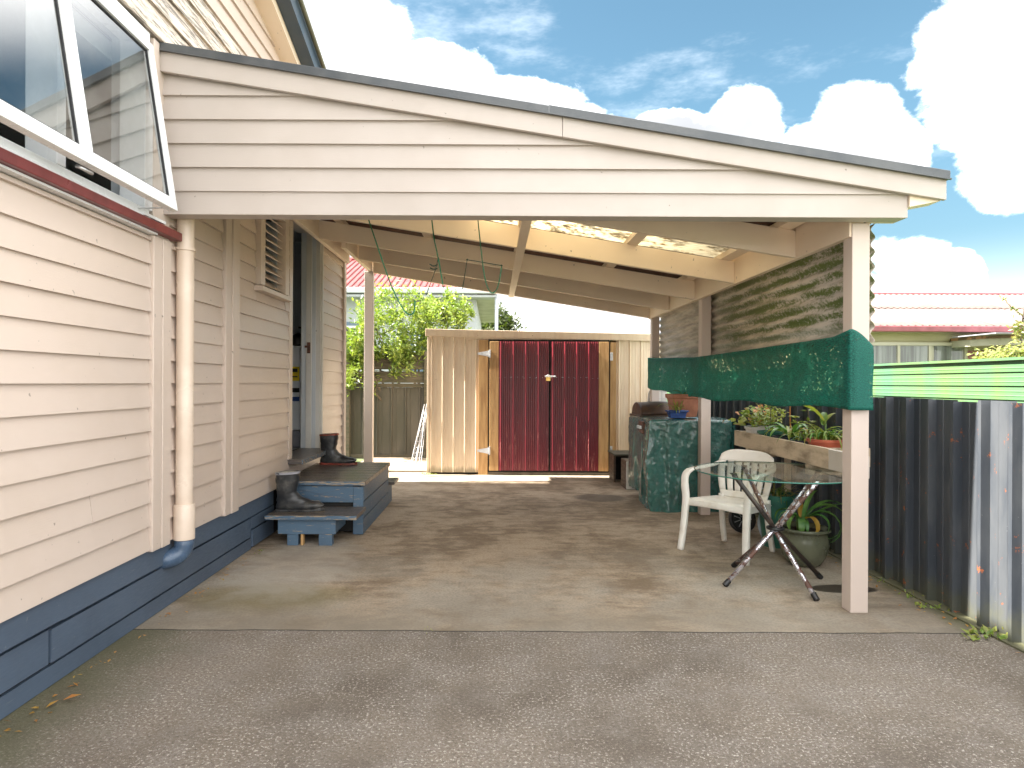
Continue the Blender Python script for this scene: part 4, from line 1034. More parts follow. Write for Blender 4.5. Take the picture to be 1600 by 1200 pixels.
# roof plane with corrugation
al2 = Vector((0, 3.4, 1.12)); L2 = al2.length; al2.normalize(); nm2 = Vector((0, -al2.z, al2.y))
for i in range(12):
    wdt = 1.5; k = 10*6
    MB().sheet((6.2+1.5*i, LY-.42, 2.60+.001*i), al2, (1, 0, 0), nm2, L2*.52, [(wdt*q/k, .014*math.sin(2*math.pi*q/6)) for q in range(k+1)]).build('roof_sheet', M_pinkroof, lh, smooth=True, solid=.002)
    MB().sheet(Vector((6.2+1.5*i, LY-.42, 2.618+.001*i))+al2*L2*.5, al2, (1, 0, 0), nm2, L2*.52, [(wdt*q/k, .014*math.sin(2*math.pi*q/6)) for q in range(k+1)]).build('roof_sheet', M_pinkroof, lh, smooth=True, solid=.002)
rp = Vector((0, LY-.42, 2.6))+al2*L2*1.02
MB().tube([(6.2, rp.y, rp.z+.02), (24, rp.y, rp.z+.02)], .05, 8).build('ridge_cap', M_maroon, lh)
B(6.2, 24, LY-.48, LY-.43, 2.47, 2.60, 'gutter', M_maroon, lh, bevel=.02)
B(6.2, 24, LY-.428, LY-.02, 2.48, 2.50, 'soffit', M_lemontrim, lh)
m = MB(); m.v += [(6.5, rp.y+.01, rp.z-.02), (24, rp.y+.01, rp.z-.02), (24, 20.6, 2.5), (6.5, 20.6, 2.5)]; m.f += [(0, 1, 2, 3)]; m.build('rear_roof', M_pinkroof, lh, solid=.03)
# windows with net curtains
wn = B(8.15, 10.30, LY-.06, LY-.014, 1.30, 2.27, 'window', M_lemontrim, lh)
for (xa, xb) in ((8.22, 8.74), (8.83, 9.42), (9.58, 9.68+.5)):
    B(xa, xb, LY-.075, LY-.061, 1.38, 2.19, 'curtain', M_curtain, wn)
    B(xa-.02, xb+.02, LY-.086, LY-.080, 1.36, 2.21, 'pane', M_panefar, wn)
for xx in (8.15, 8.76, 9.44, 10.22): B(xx, xx+.06, LY-.10, LY-.087, 1.30, 2.2, 'mullion', M_lemontrim, wn)
B(8.13, 10.33, LY-.11, LY-.088, 2.201, 2.27, 'head', M_lemontrim, wn)
# porch with curved corner
m = MB(); outer = []
for k in range(9):
    a = math.pi/2*k/8; outer.append((10.9-.95*math.sin(a)+0, LY-1.35+.95*(1-math.cos(a))))
pts = [(24, LY-1.35)]+[(10.9, LY-1.35)]+outer[1:]+[(9.95, LY-.02), (24, LY-.02)]
lo = [Vector((x, y, 2.14+.02)) for x, y in pts]; hi = [Vector((x, y, 2.30)) for x, y in pts]
m.loft([lo, hi]); recalc(m.build('porch_beam', M_lemontrim, lh))
lo = [Vector((x-.03 if x < 12 else x, y-.05, 2.302)) for x, y in pts]; hi = [Vector((x-.03 if x < 12 else x, y-.05, 2.36)) for x, y in pts]
recalc(MB().loft([lo, hi]).build('porch_roof', simple('porch_roof_timber', (.32, .17, .09), (.12, .08, .05), 3, rough=.8, stretch=(4, 1, 1), lo=.45, hi=.5), lh))
B(9.8, 24, LY-1.5, LY-.3, 2.362, 2.38, 'porch_cover', M_lip, lh)
B(10.42, 10.56, LY-1.1, LY-.96, .3, 2.159, 'porch_post', M_lemontrim, lh)
B(10.15, 11.1, LY-.05, LY-.014, .4, 2.10, 'front_door', M_maroon, lh)
B(11.6, 13.2, LY-.05, LY-.014, 1.0, 2.12, 'dark_window', M_darkglass, lh)
ae = MB().tube([(10.2*1.22, 17.4, 3.74), (12.35, 17.4, 4.15), (12.28, 17.4, 4.38), (12.34, 17.4, 4.42), (12.42, 17.4, 4.43)], .016, 6).build('aerial', M_lip, None)
tagit(ae, 'thin bent aerial pole on the ridge of the pink roof', 'aerial')
# vine in front of the porch and a bare climber at the edge
vn = thing('vine', (10.6, 11.0, 0), 'leafy reddish green vine growing above the lime fence by the porch', 'plant')
rnd = random.Random(11); m = MB()
for _ in range(2600):
    x = rnd.uniform(0, 1); q = (x-.0)
    cx = 8.30+q*3.0; cz = 1.74+.16*math.sin(q*5+.6)+rnd.gauss(0, .075)-.06*(q < .15)
    m.leaf((cx, 11.0+rnd.gauss(0, .15), cz), (rnd.gauss(0, 1), rnd.gauss(0, 1), rnd.gauss(-.1, .7)), (0, -.5, 1), rnd.uniform(.05, .13), rnd.uniform(.03, .06))
m.build('foliage', F_vine, vn)
MB().tube([(8.4, 11, .0), (8.5, 11, 1.5), (9.0, 11, 1.75), (10.2, 11, 1.8), (11.3, 11, 1.8)], [.03, .025, .02, .015, .01], 6).build('stem', M_bark, vn)
cb_ = thing('bare_climber', (9.4, 11.0, 0), 'sparse red stemmed climber arching across the pink roof at the right edge', 'plant')
P_ = [Vector(at(q[0], q[1], 11.2)) for q in ((1600, 560), (1594, 520), (1600, 478))]
MB().tube([(9.3, 11.2, 0)]+P_, .012, 6).build('stem', M_bark, cb_)
P2 = [Vector(at(q[0], q[1], 11.2)) for q in ((1602, 498), (1595, 487), (1580, 477), (1569, 464), (1561, 461))]
MB().tube(P2, [.008, .007, .006, .004, .002], 5).build('stem', M_bark, cb_)
m = MB()
for i in range(46):
    k = rnd.random()*3.99; a = P2[int(k)].lerp(P2[int(k)+1], k % 1)
    m.leaf(a, (rnd.gauss(0, 1), rnd.gauss(0, 1), rnd.gauss(0, 1)), (0, -1, .4), .055, .028)
for i in range(120):
    a = Vector(at(1592+rnd.gauss(0, 6), 512+rnd.gauss(0, 9), 11.2)); m.leaf(a, (rnd.gauss(0, 1), rnd.gauss(0, 1), rnd.gauss(0, 1)), (0, -1, .4), .09, .04)
m.build('foliage', F_vine, cb_)
# small ornaments on the fence line seen against the windows
orn = thing('garden_pot', (8.6, 12.6, 0), 'small white pot with a green sprig below the lemon house window', 'pot')
MB().lathe([(.10, 0), (.16, .4), (.17, .42), (.14, .42)], (9.28, 12.6, 1.36)).build('pot', M_whitepot, orn, smooth=True)
m = MB()
for _ in range(60): m.leaf((9.44+J(.14), 12.5, 1.52+J(.1)), (J(1), J(1), J(1)), (0, -1, .5), .09, .05)
m.build('foliage', F_lime, orn)
B(9.2, 9.36, 12.52, 12.68, 0, 1.36, 'stand', M_oldfence, orn)

# ------------------------------------------------------------------ white wire rack leaning on the shed
wr = thing('wire_rack', (-1.1, 9.38, 0), 'white wire racks leaning against the left corner of the shed', 'wire rack')
for k in range(7):
    xx = -1.16+.022*k; rr = random.Random(k)
    MB().tube([(xx-.03+rr.uniform(-.03, .03), 9.15, .10+rr.uniform(0, .08)), (-1.03+.008*k, 9.40, .98+rr.uniform(-.12, .1))], .0045, 6).build('wire', M_wire, wr)
for k in range(9):
    q = .15+.09*k; MB().tube([(-1.16+.12*q, 9.17+.22*q, .12+.88*q), (-1.04+.05*q, 9.19+.22*q, .14+.86*q)], .0035, 6).build('cross_wire', M_wire, wr)

# ------------------------------------------------------------------ glass table
tb = thing('glass_table', (1.93, 4.38, 0), 'round glass topped table on crossed chipped tubular legs beside the front post', 'table')
C_ = (1.93, 4.38); TR = .535
MB().lathe([(TR-.004, 0), (TR-.001, .002)], (C_[0], C_[1], .748), 72).lathe([(TR-.004, .009), (TR-.004, .0092)], (C_[0], C_[1], .748), 72)
g = MB(); nn = 72
for z_ in (.748, .757):
    b0 = len(g.v); g.v += [(C_[0]+(TR-.005)*math.cos(2*math.pi*k/nn), C_[1]+(TR-.005)*math.sin(2*math.pi*k/nn), z_) for k in range(nn)]
    g.f.append(tuple(b0+k for k in (range(nn) if z_ > .75 else range(nn-1, -1, -1))))
g.build('glass_top', M_tglass, tb)
g = MB(); rings = []
for (r_, z_) in ((TR-.005, .7482), (TR, .7505), (TR, .7545), (TR-.005, .7568)): rings.append([Vector((C_[0]+r_*math.cos(2*math.pi*k/nn), C_[1]+r_*math.sin(2*math.pi*k/nn), z_)) for k in range(nn)])
g.loft(rings, cap=False).build('glass_rim', M_tedge, tb, smooth=True)
def chipped():
    m, t, b = newmat('chipped_chrome')
    n = t.noise(t.scale3(t.pos, (1, 1, 1)), 13, 6, .75)
    f = t.ss(n, .50, .53)
    t.put(b.inputs['Base Color'], t.mix(f, t.mix(t.noise(t.pos, 30), (.05, .03, .024), (.17, .075, .05)), (.62, .62, .68)))
    t.put(b.inputs['Metallic'], t.m('MULTIPLY', f, .9)); t.put(b.inputs['Roughness'], t.ss(f, 0, 1, .45, .22)); return m
M_chip = chipped()
M_darktube = simple('dark_tube', (.035, .03, .028), (.07, .05, .04), 9, rough=.35, metal=.4)
feet = [(1.55, 4.26), (2.01, 3.985), (2.265, 4.44), (1.775, 4.71)]
for i, (fx, fy) in enumerate(feet):
    tx, ty = 2*C_[0]-fx, 2*C_[1]-fy
    off = Vector((.022*math.cos(i*1.57+.6), .022*math.sin(i*1.57+.6), 0))
    a = Vector((fx, fy, .018)); c = Vector((C_[0], C_[1], .375))+off; e = Vector((tx*.92+C_[0]*.08, ty*.92+C_[1]*.08, .738))
    MB().tube([a, c, e], .0155, 14).build('leg', M_chip if i in (0, 1, 3) else M_darktube, tb, smooth=True)
    dv = (c-a).normalized(); MB().tube([a-dv*.014, a+dv*.03], .019, 12).build('rubber_foot', M_black, tb, smooth=True, auto=40)
    MB().lathe([(.02, 0), (.022, .004), (.02, .009)], (e.x, e.y, .738), 14).build('suction_pad', M_black, tb, smooth=True)
MB().tube([(C_[0]+.05*math.cos(a), C_[1]+.05*math.sin(a), .365) for a in [2*math.pi*k/24 for k in range(25)]], .010, 8).build('leg_ring', M_black, tb, smooth=True)

# ------------------------------------------------------------------ white plastic chair
ch = thing('plastic_chair', (1.925, 5.17, 0), 'grubby white plastic garden armchair standing behind the glass table', 'chair', rz=R(-51))
def sweep(pts, wds, hts, side):
    rings = []; pts = [Vector(p) for p in pts]; side = Vector(side)
    for i, p in enumerate(pts):
        t = (pts[min(i+1, len(pts)-1)]-pts[max(0, i-1)]).normalized(); sdv = (side-t*side.dot(t)).normalized(); up = t.cross(sdv)
        rings.append([p+sdv*wds[i]/2*sx+up*hts[i]/2*sy_ for sx, sy_ in ((-1, -.6), (-.7, -1), (.7, -1), (1, -.6), (1, .6), (.7, 1), (-.7, 1), (-1, .6))])
    return MB().loft(rings)
def smoothpath(P, k=5):
    P = [Vector(p) for p in P]; out = []
    for i in range(len(P)-1):
        a, b_, c, d_ = P[max(i-1, 0)], P[i], P[i+1], P[min(i+2, len(P)-1)]
        for q in range(k):
            t = q/k; out.append(.5*((2*b_)+(c-a)*t+(2*a-5*b_+4*c-d_)*t*t+(3*b_-a-3*c+d_)*t**3))
    return out+[P[-1]]
# seat
def seatf(a, b_):
    x = (a-.5)*(.50-.05*b_); y = -.235+.44*b_
    z = .425-.022*math.exp(-((a-.5)/.3)**2)*math.sin(math.pi*min(1, b_*1.1))-.03*b_-.028*max(0, (.12-b_)/.12)**2-.02*max(0, abs(a-.5)-.42)/.08
    return (x, y, z)
MB().grid(seatf, 24, 20).build('seat', M_plastic, ch, smooth=True, solid=.008, world=False)
fk = smoothpath([(-.25, -.23, .385), (-.15, -.245, .392), (0, -.248, .395), (.15, -.245, .392), (.25, -.23, .385)]); sweep(fk, [.02]*len(fk), [.05]*len(fk), (0, 1, 0)).build('seat_apron', M_plastic, ch, smooth=True, world=False)
# back: top band, bottom band, slats following a curve
def bk(x, z):   # y position of the back surface
    return .19+.20*(z-.40)**1.15*.9+.0-.9*x*x*.55
def bandf(z0, z1, wf):
    return lambda a, b_: ((a-.5)*wf(z0+(z1-z0)*b_), bk((a-.5)*wf(z0+(z1-z0)*b_), z0+(z1-z0)*b_), (z0+(z1-z0)*b_) - (.05*((a-.5)*2)**4 if z1 > .75 else 0)*b_)
wf = lambda z: .40+.09*math.sin(min(1, max(0, (z-.4)/.38))*math.pi*.75)
MB().grid(bandf(.70, .80, wf), 24, 6).build('back_band', M_plastic, ch, smooth=True, solid=.009, world=False)
MB().grid(bandf(.40, .455, wf), 24, 4).build('back_base', M_plastic, ch, smooth=True, solid=.009, world=False)
for k in range(7):
    u0 = (k+.10)/7; u1 = (k+.82)/7
    if k == 0: u0 = 0
    if k == 6: u1 = 1
    f_ = (lambda u0, u1: lambda a, b_: bandf(.45, .705, wf)(u0+(u1-u0)*a, b_))(u0, u1)
    MB().grid(f_, 3, 8).build('slat', M_plastic, ch, smooth=True, solid=.008, world=False)
MB().grid(bandf(.655, .675, wf), 20, 2).build('cross_slat', M_plastic, ch, smooth=True, solid=.007, world=False)
for s_ in (-1, 1):
    p = smoothpath([(s_*.215, .245, .70), (s_*.255, .16, .665), (s_*.285, .0, .648), (s_*.29, -.14, .640), (s_*.288, -.215, .600), (s_*.280, -.235, .52), (s_*.268, -.238, .41), (s_*.272, -.26, .2), (s_*.285, -.285, .0)])
    n_ = len(p); sweep(p, [.045+.012*math.sin(i/n_*3) for i in range(n_)], [(.020 if i < 16 else .030)+(.012 if i > 24 else 0) for i in range(n_)], (1, 0, 0) if False else (s_*1, 0, 0)).build('front_leg', M_plastic, ch, smooth=True, world=False)
    p = smoothpath([(s_*.20, .18, .42), (s_*.205, .20, .2), (s_*.215, .25, .0)]); n_ = len(p); sweep(p, [.05-.012*i/n_ for i in range(n_)], [.034]*n_, (s_, 0, 0)).build('rear_leg', M_plastic, ch, smooth=True, world=False)
    MB().hexa([(s_*.235, -.20, .36), (s_*.255, -.20, .36), (s_*.235, .17, .35), (s_*.215, .17, .35), (s_*.235, -.20, .415), (s_*.262, -.20, .415), (s_*.238, .17, .40), (s_*.215, .17, .40)]).build('side_apron', M_plastic, ch, world=False)

# ------------------------------------------------------------------ tarp-covered barbecue
bq = thing('covered_barbecue', (2.0, 7.1, 0), 'barbecue under a crumpled shiny green tarpaulin behind the middle post', 'barbecue')
def drape(fp, z0, z1, nu=220, nv=80, amp=.06, seed=0):
    """fp: closed polygon of the footprint at the top; flares and folds downwards"""
    P = [Vector((x, y, 0)) for x, y in fp]; per = [0]
    for i in range(len(P)): per.append(per[-1]+(P[(i+1) % len(P)]-P[i]).length)
    T = per[-1]; c = sum(P, Vector((0, 0, 0)))/len(P)
    def f(a, b_):
        s_ = (a % 1)*T; i = 0
        while i < len(P)-1 and s_ > per[i+1]: i += 1
        q = P[i].lerp(P[(i+1) % len(P)], (s_-per[i])/(per[i+1]-per[i]))
        out = (q-c).normalized()
        if b_ < .18:      # top
            k = b_/.18; r_ = k**.8; p = c.lerp(q, r_); z = z1-.012*k**3+.012*noise.noise(Vector((p.x*6, p.y*6, seed)))
            return (p.x, p.y, z)
        k = (b_-.18)/.82; z = z1-.015-(z1-z0)*k
        fold = amp*k**.6*(noise.noise(Vector((s_*5.5, k*1.2+seed, 2)))*1.6+.6*noise.noise(Vector((s_*13, k*3, seed+5))))
        cr = .011*noise.noise(Vector((s_*15, z*11, seed+9)))+.010*noise.noise(Vector((s_*34, z*24, seed+2)))+.005*noise.noise(Vector((s_*60, z*50, seed)))
        flare = .02*math.sin(k*2.2)-.03*k*k
        p = q+out*(fold+cr+flare)
        return (p.x, p.y, z + (.02*noise.noise(Vector((s_*6, 0, seed))) if k > .98 else 0))
    return MB().grid(f, nu, nv)
drape([(1.64, 6.74), (1.85, 6.70), (2.1, 6.72), (2.5, 6.74), (2.60, 6.9), (2.60, 7.35), (2.5, 7.46), (1.95, 7.46), (1.70, 7.42), (1.66, 7.1)], .01, .975, seed=1).build('tarpaulin', M_tarp, bq, smooth=True)
drape([(1.655, 7.14), (1.70, 7.10), (1.9, 7.10), (1.9, 7.85), (1.70, 7.86), (1.645, 7.8)], .12, .965, nu=90, nv=36, amp=.03, seed=4).build('tarpaulin_end', M_tarp, bq, smooth=True)
B(1.632, 1.66, 7.0, 7.22, .80, .93, 'control_panel', M_rustpanel, bq, bevel=.006)
B(1.60, 1.625, 7.03, 7.075, .85, .885, 'knob', M_enamel, bq, bevel=.006)
B(1.60, 1.625, 7.13, 7.175, .85, .885, 'knob', M_enamel, bq, bevel=.006)
MB().tube([(1.78, 7.02, .05), (1.82, 7.02, .05)], .07, 18).build('wheel', M_black, bq, smooth=True, auto=40)
# hood poking out behind
m = MB()
def hood(a, b_):
    an = math.pi*(.02+.96*b_); return (1.72+.52*a, 7.72-.26*math.cos(an), .975+.155*math.sin(an)*(.92+.08*math.sin(a*math.pi)))
m.grid(hood, 14, 16); m.build('hood', M_hood, bq, smooth=True, solid=.01)
m = MB(); m.loft([[Vector((1.72+d_, 7.72-.255*math.cos(math.pi*k/16), .975+.15*math.sin(math.pi*k/16))) for k in range(17)] for d_ in (0, .012)]); recalc(m.build('hood_end', M_hood, bq))
B(1.69, 2.26, 7.42, 7.98, .945, .978, 'hood_rim', M_hood, bq, bevel=.008)

# pots on the barbecue
tp = thing('terracotta_pot', (2.09, 7.05, .98), 'square rimmed terracotta pot on the green tarpaulin', 'pot')
def sqpot(c, w0, w1, h, rim, name, mat, par, d0=None, d1=None):
    x, y, z = c; d0 = d0 or w0; d1 = d1 or w1
    m = MB(); sq = lambda w_, d_, zz: [Vector((x+sx*w_/2, y+sy_*d_/2, zz)) for sx, sy_ in ((-1, -1), (1, -1), (1, 1), (-1, 1))]
    m.loft([sq(w0, d0, z), sq(w1, d1, z+h-rim), sq(w1+.025, d1+.025, z+h-rim), sq(w1+.03, d1+.03, z+h), sq(w1-.01, d1-.01, z+h), sq(w1-.03, d1-.03, z+h-.03)])
    return m.build(name, mat, par, bevel=.006)
sqpot((2.085, 7.05, .985), .22, .29, .25, .045, 'pot', M_terra, tp)
B(1.97, 2.20, 6.93, 7.17, 1.19, 1.212, 'soil', M_soil, tp)
m = MB(); rnd = random.Random(3)
for _ in range(9): m.blade((2.09+rnd.gauss(0, .06), 7.05+rnd.gauss(0, .05), 1.2), rnd.uniform(0, 6.28), rnd.uniform(.06, .2), .02, rnd.uniform(.7, 1.4), 1.2, seg=5)
m.build('seedlings', F_mid, tp)
bp = thing('blue_planter', (1.955, 6.84, .98), 'small rectangular blue glazed pot with a spiky grassy plant on the tarpaulin', 'pot')
sqpot((1.955, 6.84, .982), .155, .19, .085, .02, 'pot', M_bluepot, bp, .09, .11)
B(1.875, 2.035, 6.80, 6.88, 1.04, 1.05, 'soil', M_soil, bp)
for k in range(16):
    rn = random.Random(40+k); MB().blade((1.955+rn.gauss(0, .02), 6.84+rn.gauss(0, .01), 1.045), rn.uniform(0, 6.28), rn.uniform(.12, .30), rn.uniform(.010, .018), rn.uniform(.7, 1.5), rn.uniform(.6, 2.2), seg=7).build('leaf', F_dry if k % 3 == 0 else F_lime, bp, smooth=True)

# white gridded panel standing behind the barbecue
wp = thing('plastic_screen', (2.25, 8.75, 0), 'white rounded plastic panel with grid lines behind the barbecue hood', 'plastic screen')
m = MB(); out_ = [(2.10, .5), (2.36, .5), (2.36, 1.28)]+[(2.20+.1*math.cos(a)*.9, 1.20+.09*math.sin(a)) for a in (1.2, 1.57, 2.0, 2.5, 3.0)]+[(2.10, 1.1)]
m.loft([[Vector((x, y, z)) for x, z in out_] for y in (8.74, 8.78)]); recalc(m.build('panel', M_cardw, wp))
for z_ in (.9, 1.02, 1.14, 1.24): MB().tube([(2.115, 8.735, z_), (2.355, 8.735, z_)], .002, 5).build('grid_line', M_lip, wp)
for x_ in (2.2, 2.29): MB().tube([(x_, 8.735, .55), (x_, 8.735, 1.25)], .002, 5).build('grid_line', M_lip, wp)

# low timber bench + loudspeaker
bn = thing('low_bench', (1.83, 8.9, 0), 'low brown timber bench in front of the shed right corner', 'bench')
MB().box(1.62, 2.12, 8.55, 9.1, .375, .40).build('top', M_oldfence, bn, bevel=.004)
B(1.64, 1.67, 8.75, 9.08, 0, .374, 'leg', M_cab, bn, bevel=.003); B(2.05, 2.08, 8.6, 9.08, 0, .374, 'leg', M_cab, bn, bevel=.003)
B(1.67, 2.05, 9.0, 9.03, .0, .374, 'shade_panel', M_dark, bn)  # dark panel standing in for the shaded space under the bench
spk = thing('loudspeaker', (1.87, 8.2, 0), 'wooden loudspeaker box with two black round cones beside the tarpaulin', 'loudspeaker', rz=0)
B(1.68, 1.91, 8.13, 8.45, .0, .365, 'cabinet', M_cab, spk, bevel=.006)
B(1.684, 1.906, 8.118, 8.129, .004, .361, 'baffle', M_cardw, spk, bevel=.003)
for z_ in (.105, .27):
    m = MB(); nn = 24; r0 = [Vector((1.785+.075*math.cos(2*math.pi*k/nn), 8.114, z_+.075*math.sin(2*math.pi*k/nn))) for k in range(nn)]; r1 = [Vector((1.785+.058*math.cos(2*math.pi*k/nn), 8.108, z_+.058*math.sin(2*math.pi*k/nn))) for k in range(nn)]; r2 = [Vector((1.785+.02*math.cos(2*math.pi*k/nn), 8.117, z_+.02*math.sin(2*math.pi*k/nn))) for k in range(nn)]
    recalc(m.loft([r0, r1, r2]).build('cone', M_black, spk, smooth=True))

# wheel with silver spokes and folded blue sack behind the chair
wl = thing('spoked_wheel', (2.22, 5.72, .09), 'black wheel with silver spokes half hidden behind the plastic chair', 'wheel')
cx_, cy_, cz_ = 2.255, 5.80, .125
tl_ = Vector((0, -1, .25)).normalized(); e1 = Vector((1, 0, 0)); e2 = tl_.cross(e1).normalized()
MB().tube([Vector((cx_, cy_, cz_))+(e1*math.cos(a)+e2*math.sin(a))*.105 for a in [2*math.pi*k/32 for k in range(33)]], .02, 10).build('tyre', M_black, wl, smooth=True)
MB().tube([Vector((cx_, cy_, cz_))-tl_*.008, Vector((cx_, cy_, cz_))+tl_*.006], .09, 24).build('disc', M_black, wl)
for k in range(9):
    a = 2*math.pi*k/9; MB().beam(Vector((cx_, cy_, cz_))+tl_*.012+(e1*math.cos(a)+e2*math.sin(a))*.02, Vector((cx_, cy_, cz_))+tl_*.012+(e1*math.cos(a)+e2*math.sin(a))*.08, .008, .004, up=tl_).build('spoke', M_zinc, wl)
sk = MB().grid(lambda a, b_: (2.26+.26*a*(.35+.65*b_)+.02*math.sin(b_*7), 5.38+.05*math.sin(a*9+b_*3)+.05*a, .44-.41*b_+.03*math.sin(a*5)*(1-b_)), 30, 30).build('plastic_sheet', M_tape, None, smooth=True, solid=.004)
tagit(sk, 'pale blue plastic sheet leaning behind the chair and table legs', 'sheet')

# ------------------------------------------------------------------ big pots on the ground
op = thing('olive_pot_plant', (2.33, 4.80, 0), 'large olive glazed pot with arching strap leaved plant on the concrete under the table', 'potted plant')
MB().lathe([(.095, 0), (.115, .012), (.150, .07), (.172, .15), (.172, .20), (.160, .245), (.168, .258), (.184, .262), (.186, .278), (.176, .284), (.155, .272), (.150, .24)], (2.33, 4.80, 0), 40).build('pot', M_olive, op, smooth=True)
MB().lathe([(.154, .0), (.152, .008)], (2.33, 4.80, .242), 24).build('soil', M_soil, op)
LV = [(-.3, .50, .055, 1.15, 1.9), (.25, .55, .05, .9, 1.2), (-.75, .42, .06, .9, 2.9), (-1.3, .38, .05, .8, 3.1), (-2.6, .30, .05, .9, 2.6), (2.9, .28, .045, 1.1, 2.3), (-2.0, .34, .055, .75, 3.0), (1.2, .45, .05, 1.0, 1.8), (2.1, .36, .05, .9, 1.9), (-.1, .66, .05, .75, 2.9), (-.55, .62, .05, .95, 3.2), (-3.0, .22, .04, 1.2, 2.4), (-1.7, .22, .04, .5, 2.0), (.6, .40, .045, 1.3, .9), (0.05, .46, .045, .55, .3)]
for i, (az, L, w_, li, drp) in enumerate(LV):
    cxx = 2.30+.02*math.cos(az); MB().blade((cxx, 4.78+.02*math.sin(az), .33), az, L*.78, w_*.85, li, drp, seg=10).build('leaf', F_strap if i not in (3, 7) else F_tip, op, smooth=True)
MB().tube([(2.30, 4.78, .24), (2.30, 4.78, .35)], [.03, .038], 10).build('stem', F_mid, op, smooth=True)
gp = thing('green_pot_plant', (2.36, 5.35, 0), 'tall green plastic pot of drying grass behind the olive pot', 'potted plant')
MB().lathe([(.10, 0), (.145, .40), (.155, .40), (.157, .435), (.142, .435), (.135, .40)], (2.36, 5.35, 0), 32).build('pot', M_greenpot, gp, smooth=True, auto=40)
MB().lathe([(.137, 0), (.136, .008)], (2.36, 5.35, .40), 20).build('soil', M_soil, gp)
for mt, c0 in ((F_dry, 60), (F_mid, 30)):
    m = MB()
    for _ in range(c0):
        rr = rnd.random()*.12; a = rnd.uniform(0, 6.28)
        m.blade((2.36+rr*math.cos(a), 5.35+rr*math.sin(a), .41), a+rnd.gauss(0, .5), rnd.uniform(.10, .26), .009, rnd.uniform(.5, 1.3), rnd.uniform(1, 3.2), seg=5)
    m.build('grass_blades', mt, gp, kind='stuff')

# ------------------------------------------------------------------ long timber planter behind the posts
pb = thing('planter_box', (2.4, 4.95, .77), 'long weathered timber planter box fixed behind the front post holding pots', 'planter')
B(2.262, 2.292, 4.33, 6.02, .775, .915, 'front_board', M_plank, pb, bevel=.004)
B(2.262, 2.292, 3.90, 4.327, .775, .912, 'front_board', paint('whitewashed_plank', (.55, .50, .44), (.3, .26, .2), (8, .6, 8), .7, .2), pb, bevel=.004)
B(2.293, 2.60, 4.47, 4.498, .776, .905, 'end_board', M_plank, pb, bevel=.004); B(2.293, 2.60, 5.99, 6.018, .775, .91, 'end_board', M_plank, pb, bevel=.004)
B(2.293, 2.60, 4.50, 5.988, .775, .795, 'bottom_board', M_plank, pb)
B(2.602, 2.63, 4.47, 6.02, .775, .905, 'rear_board', M_plank, pb)
for y in (4.6, 5.7): B(2.263, 2.63, y, y+.05, .70, .773, 'bearer', M_plank, pb); B(2.61, 2.65, y, y+.05, 0, .699, 'bearer_leg', M_plank, pb)
def rpot(name, loc, r0, r1, h, mat, label, cat='potted plant'):
    t = thing(name, loc, label, cat); x, y, z = loc
    MB().lathe([(r0, 0), (r1-.004, h-.02), (r1+.006, h-.02), (r1+.008, h), (r1-.006, h), (r1-.010, h-.02)], (x, y, z), 28).build('pot', mat, t, smooth=True, auto=40)
    MB().lathe([(r1-.01, 0), (r1-.011, .004)], (x, y, z+h-.022), 20).build('soil', M_soil, t)
    return t
Z0 = .7955
# 1 geranium in white bowl
t = rpot('geranium_pot', (2.40, 5.78, Z0), .09, .125, .17, M_whitepot, 'white bowl of pale green and pinkish geranium leaves at the far end of planter')
m = MB(); md = MB()
for i in range(170):
    a = rnd.uniform(0, 6.28); rr = abs(rnd.gauss(0, .11)); zz_ = .98+rnd.uniform(-.02, .17)*(1-rr*2)
    (m if rnd.random() < .8 else md).leaf((2.38+rr*math.cos(a)*.9, 5.80+rr*math.sin(a)*1.3, zz_), (math.cos(a), math.sin(a), rnd.gauss(.1, .5)), (rnd.gauss(0, .4), -.6, 1), rnd.uniform(.04, .07), rnd.uniform(.04, .06))
m.build('foliage', F_lime, t); md.build('dying_leaves', F_tip, t)
# 2 fine leaved shrub in green pot
t = rpot('shrub_pot', (2.385, 5.52, Z0), .07, .10, .15, M_greenpot, 'small green pot with upright bright leaved seedling shrub in planter')
m = MB(); s_m = MB()
for k in range(6):
    a = k*1.05; e = (2.385+.10*math.cos(a), 5.52+.14*math.sin(a), 1.10+.06*(k % 3)); s_m.tube([(2.385, 5.52, .93), (2.385+.04*math.cos(a), 5.52+.05*math.sin(a), 1.02), e], [.004, .003, .002], 5)
    for q in range(30):
        f = rnd.uniform(.3, 1.05); m.leaf((2.385+(e[0]-2.385)*f+rnd.gauss(0, .02), 5.52+(e[1]-5.52)*f+rnd.gauss(0, .025), .93+(e[2]-.93)*f+rnd.gauss(0, .015)), (rnd.gauss(0, 1), rnd.gauss(0, 1), rnd.gauss(.5, .5)), (0, -.5, 1), .045, .018)
s_m.build('stems', M_bark, t); m.build('foliage', F_lime, t)
# 3 bromeliad
t = rpot('bromeliad_pot', (2.42, 5.22, Z0), .09, .13, .13, M_navypot, 'navy bowl with broad leaved green bromeliad rosette in planter middle')
for k in range(17):
    az = k*2.4; L = .20+.10*((k*7) % 5)/5; MB().blade((2.42+.015*math.cos(az), 5.22+.015*math.sin(az), .915), az, L*1.05, .042, .85+.3*(k % 3)/2, 1.5+.5*(k % 2), seg=8).build('leaf', (F_strap, F_lime)[k % 2], t, smooth=True)
MB().tube([(2.42, 5.22, .92), (2.41, 5.21, 1.12), (2.40, 5.19, 1.24)], [.006, .005, .004], 6).build('flower_stalk', F_tip, t)
MB().blade((2.40, 5.19, 1.22), 1.0, .10, .035, 1.4, .5).build('leaf', F_lime, t)
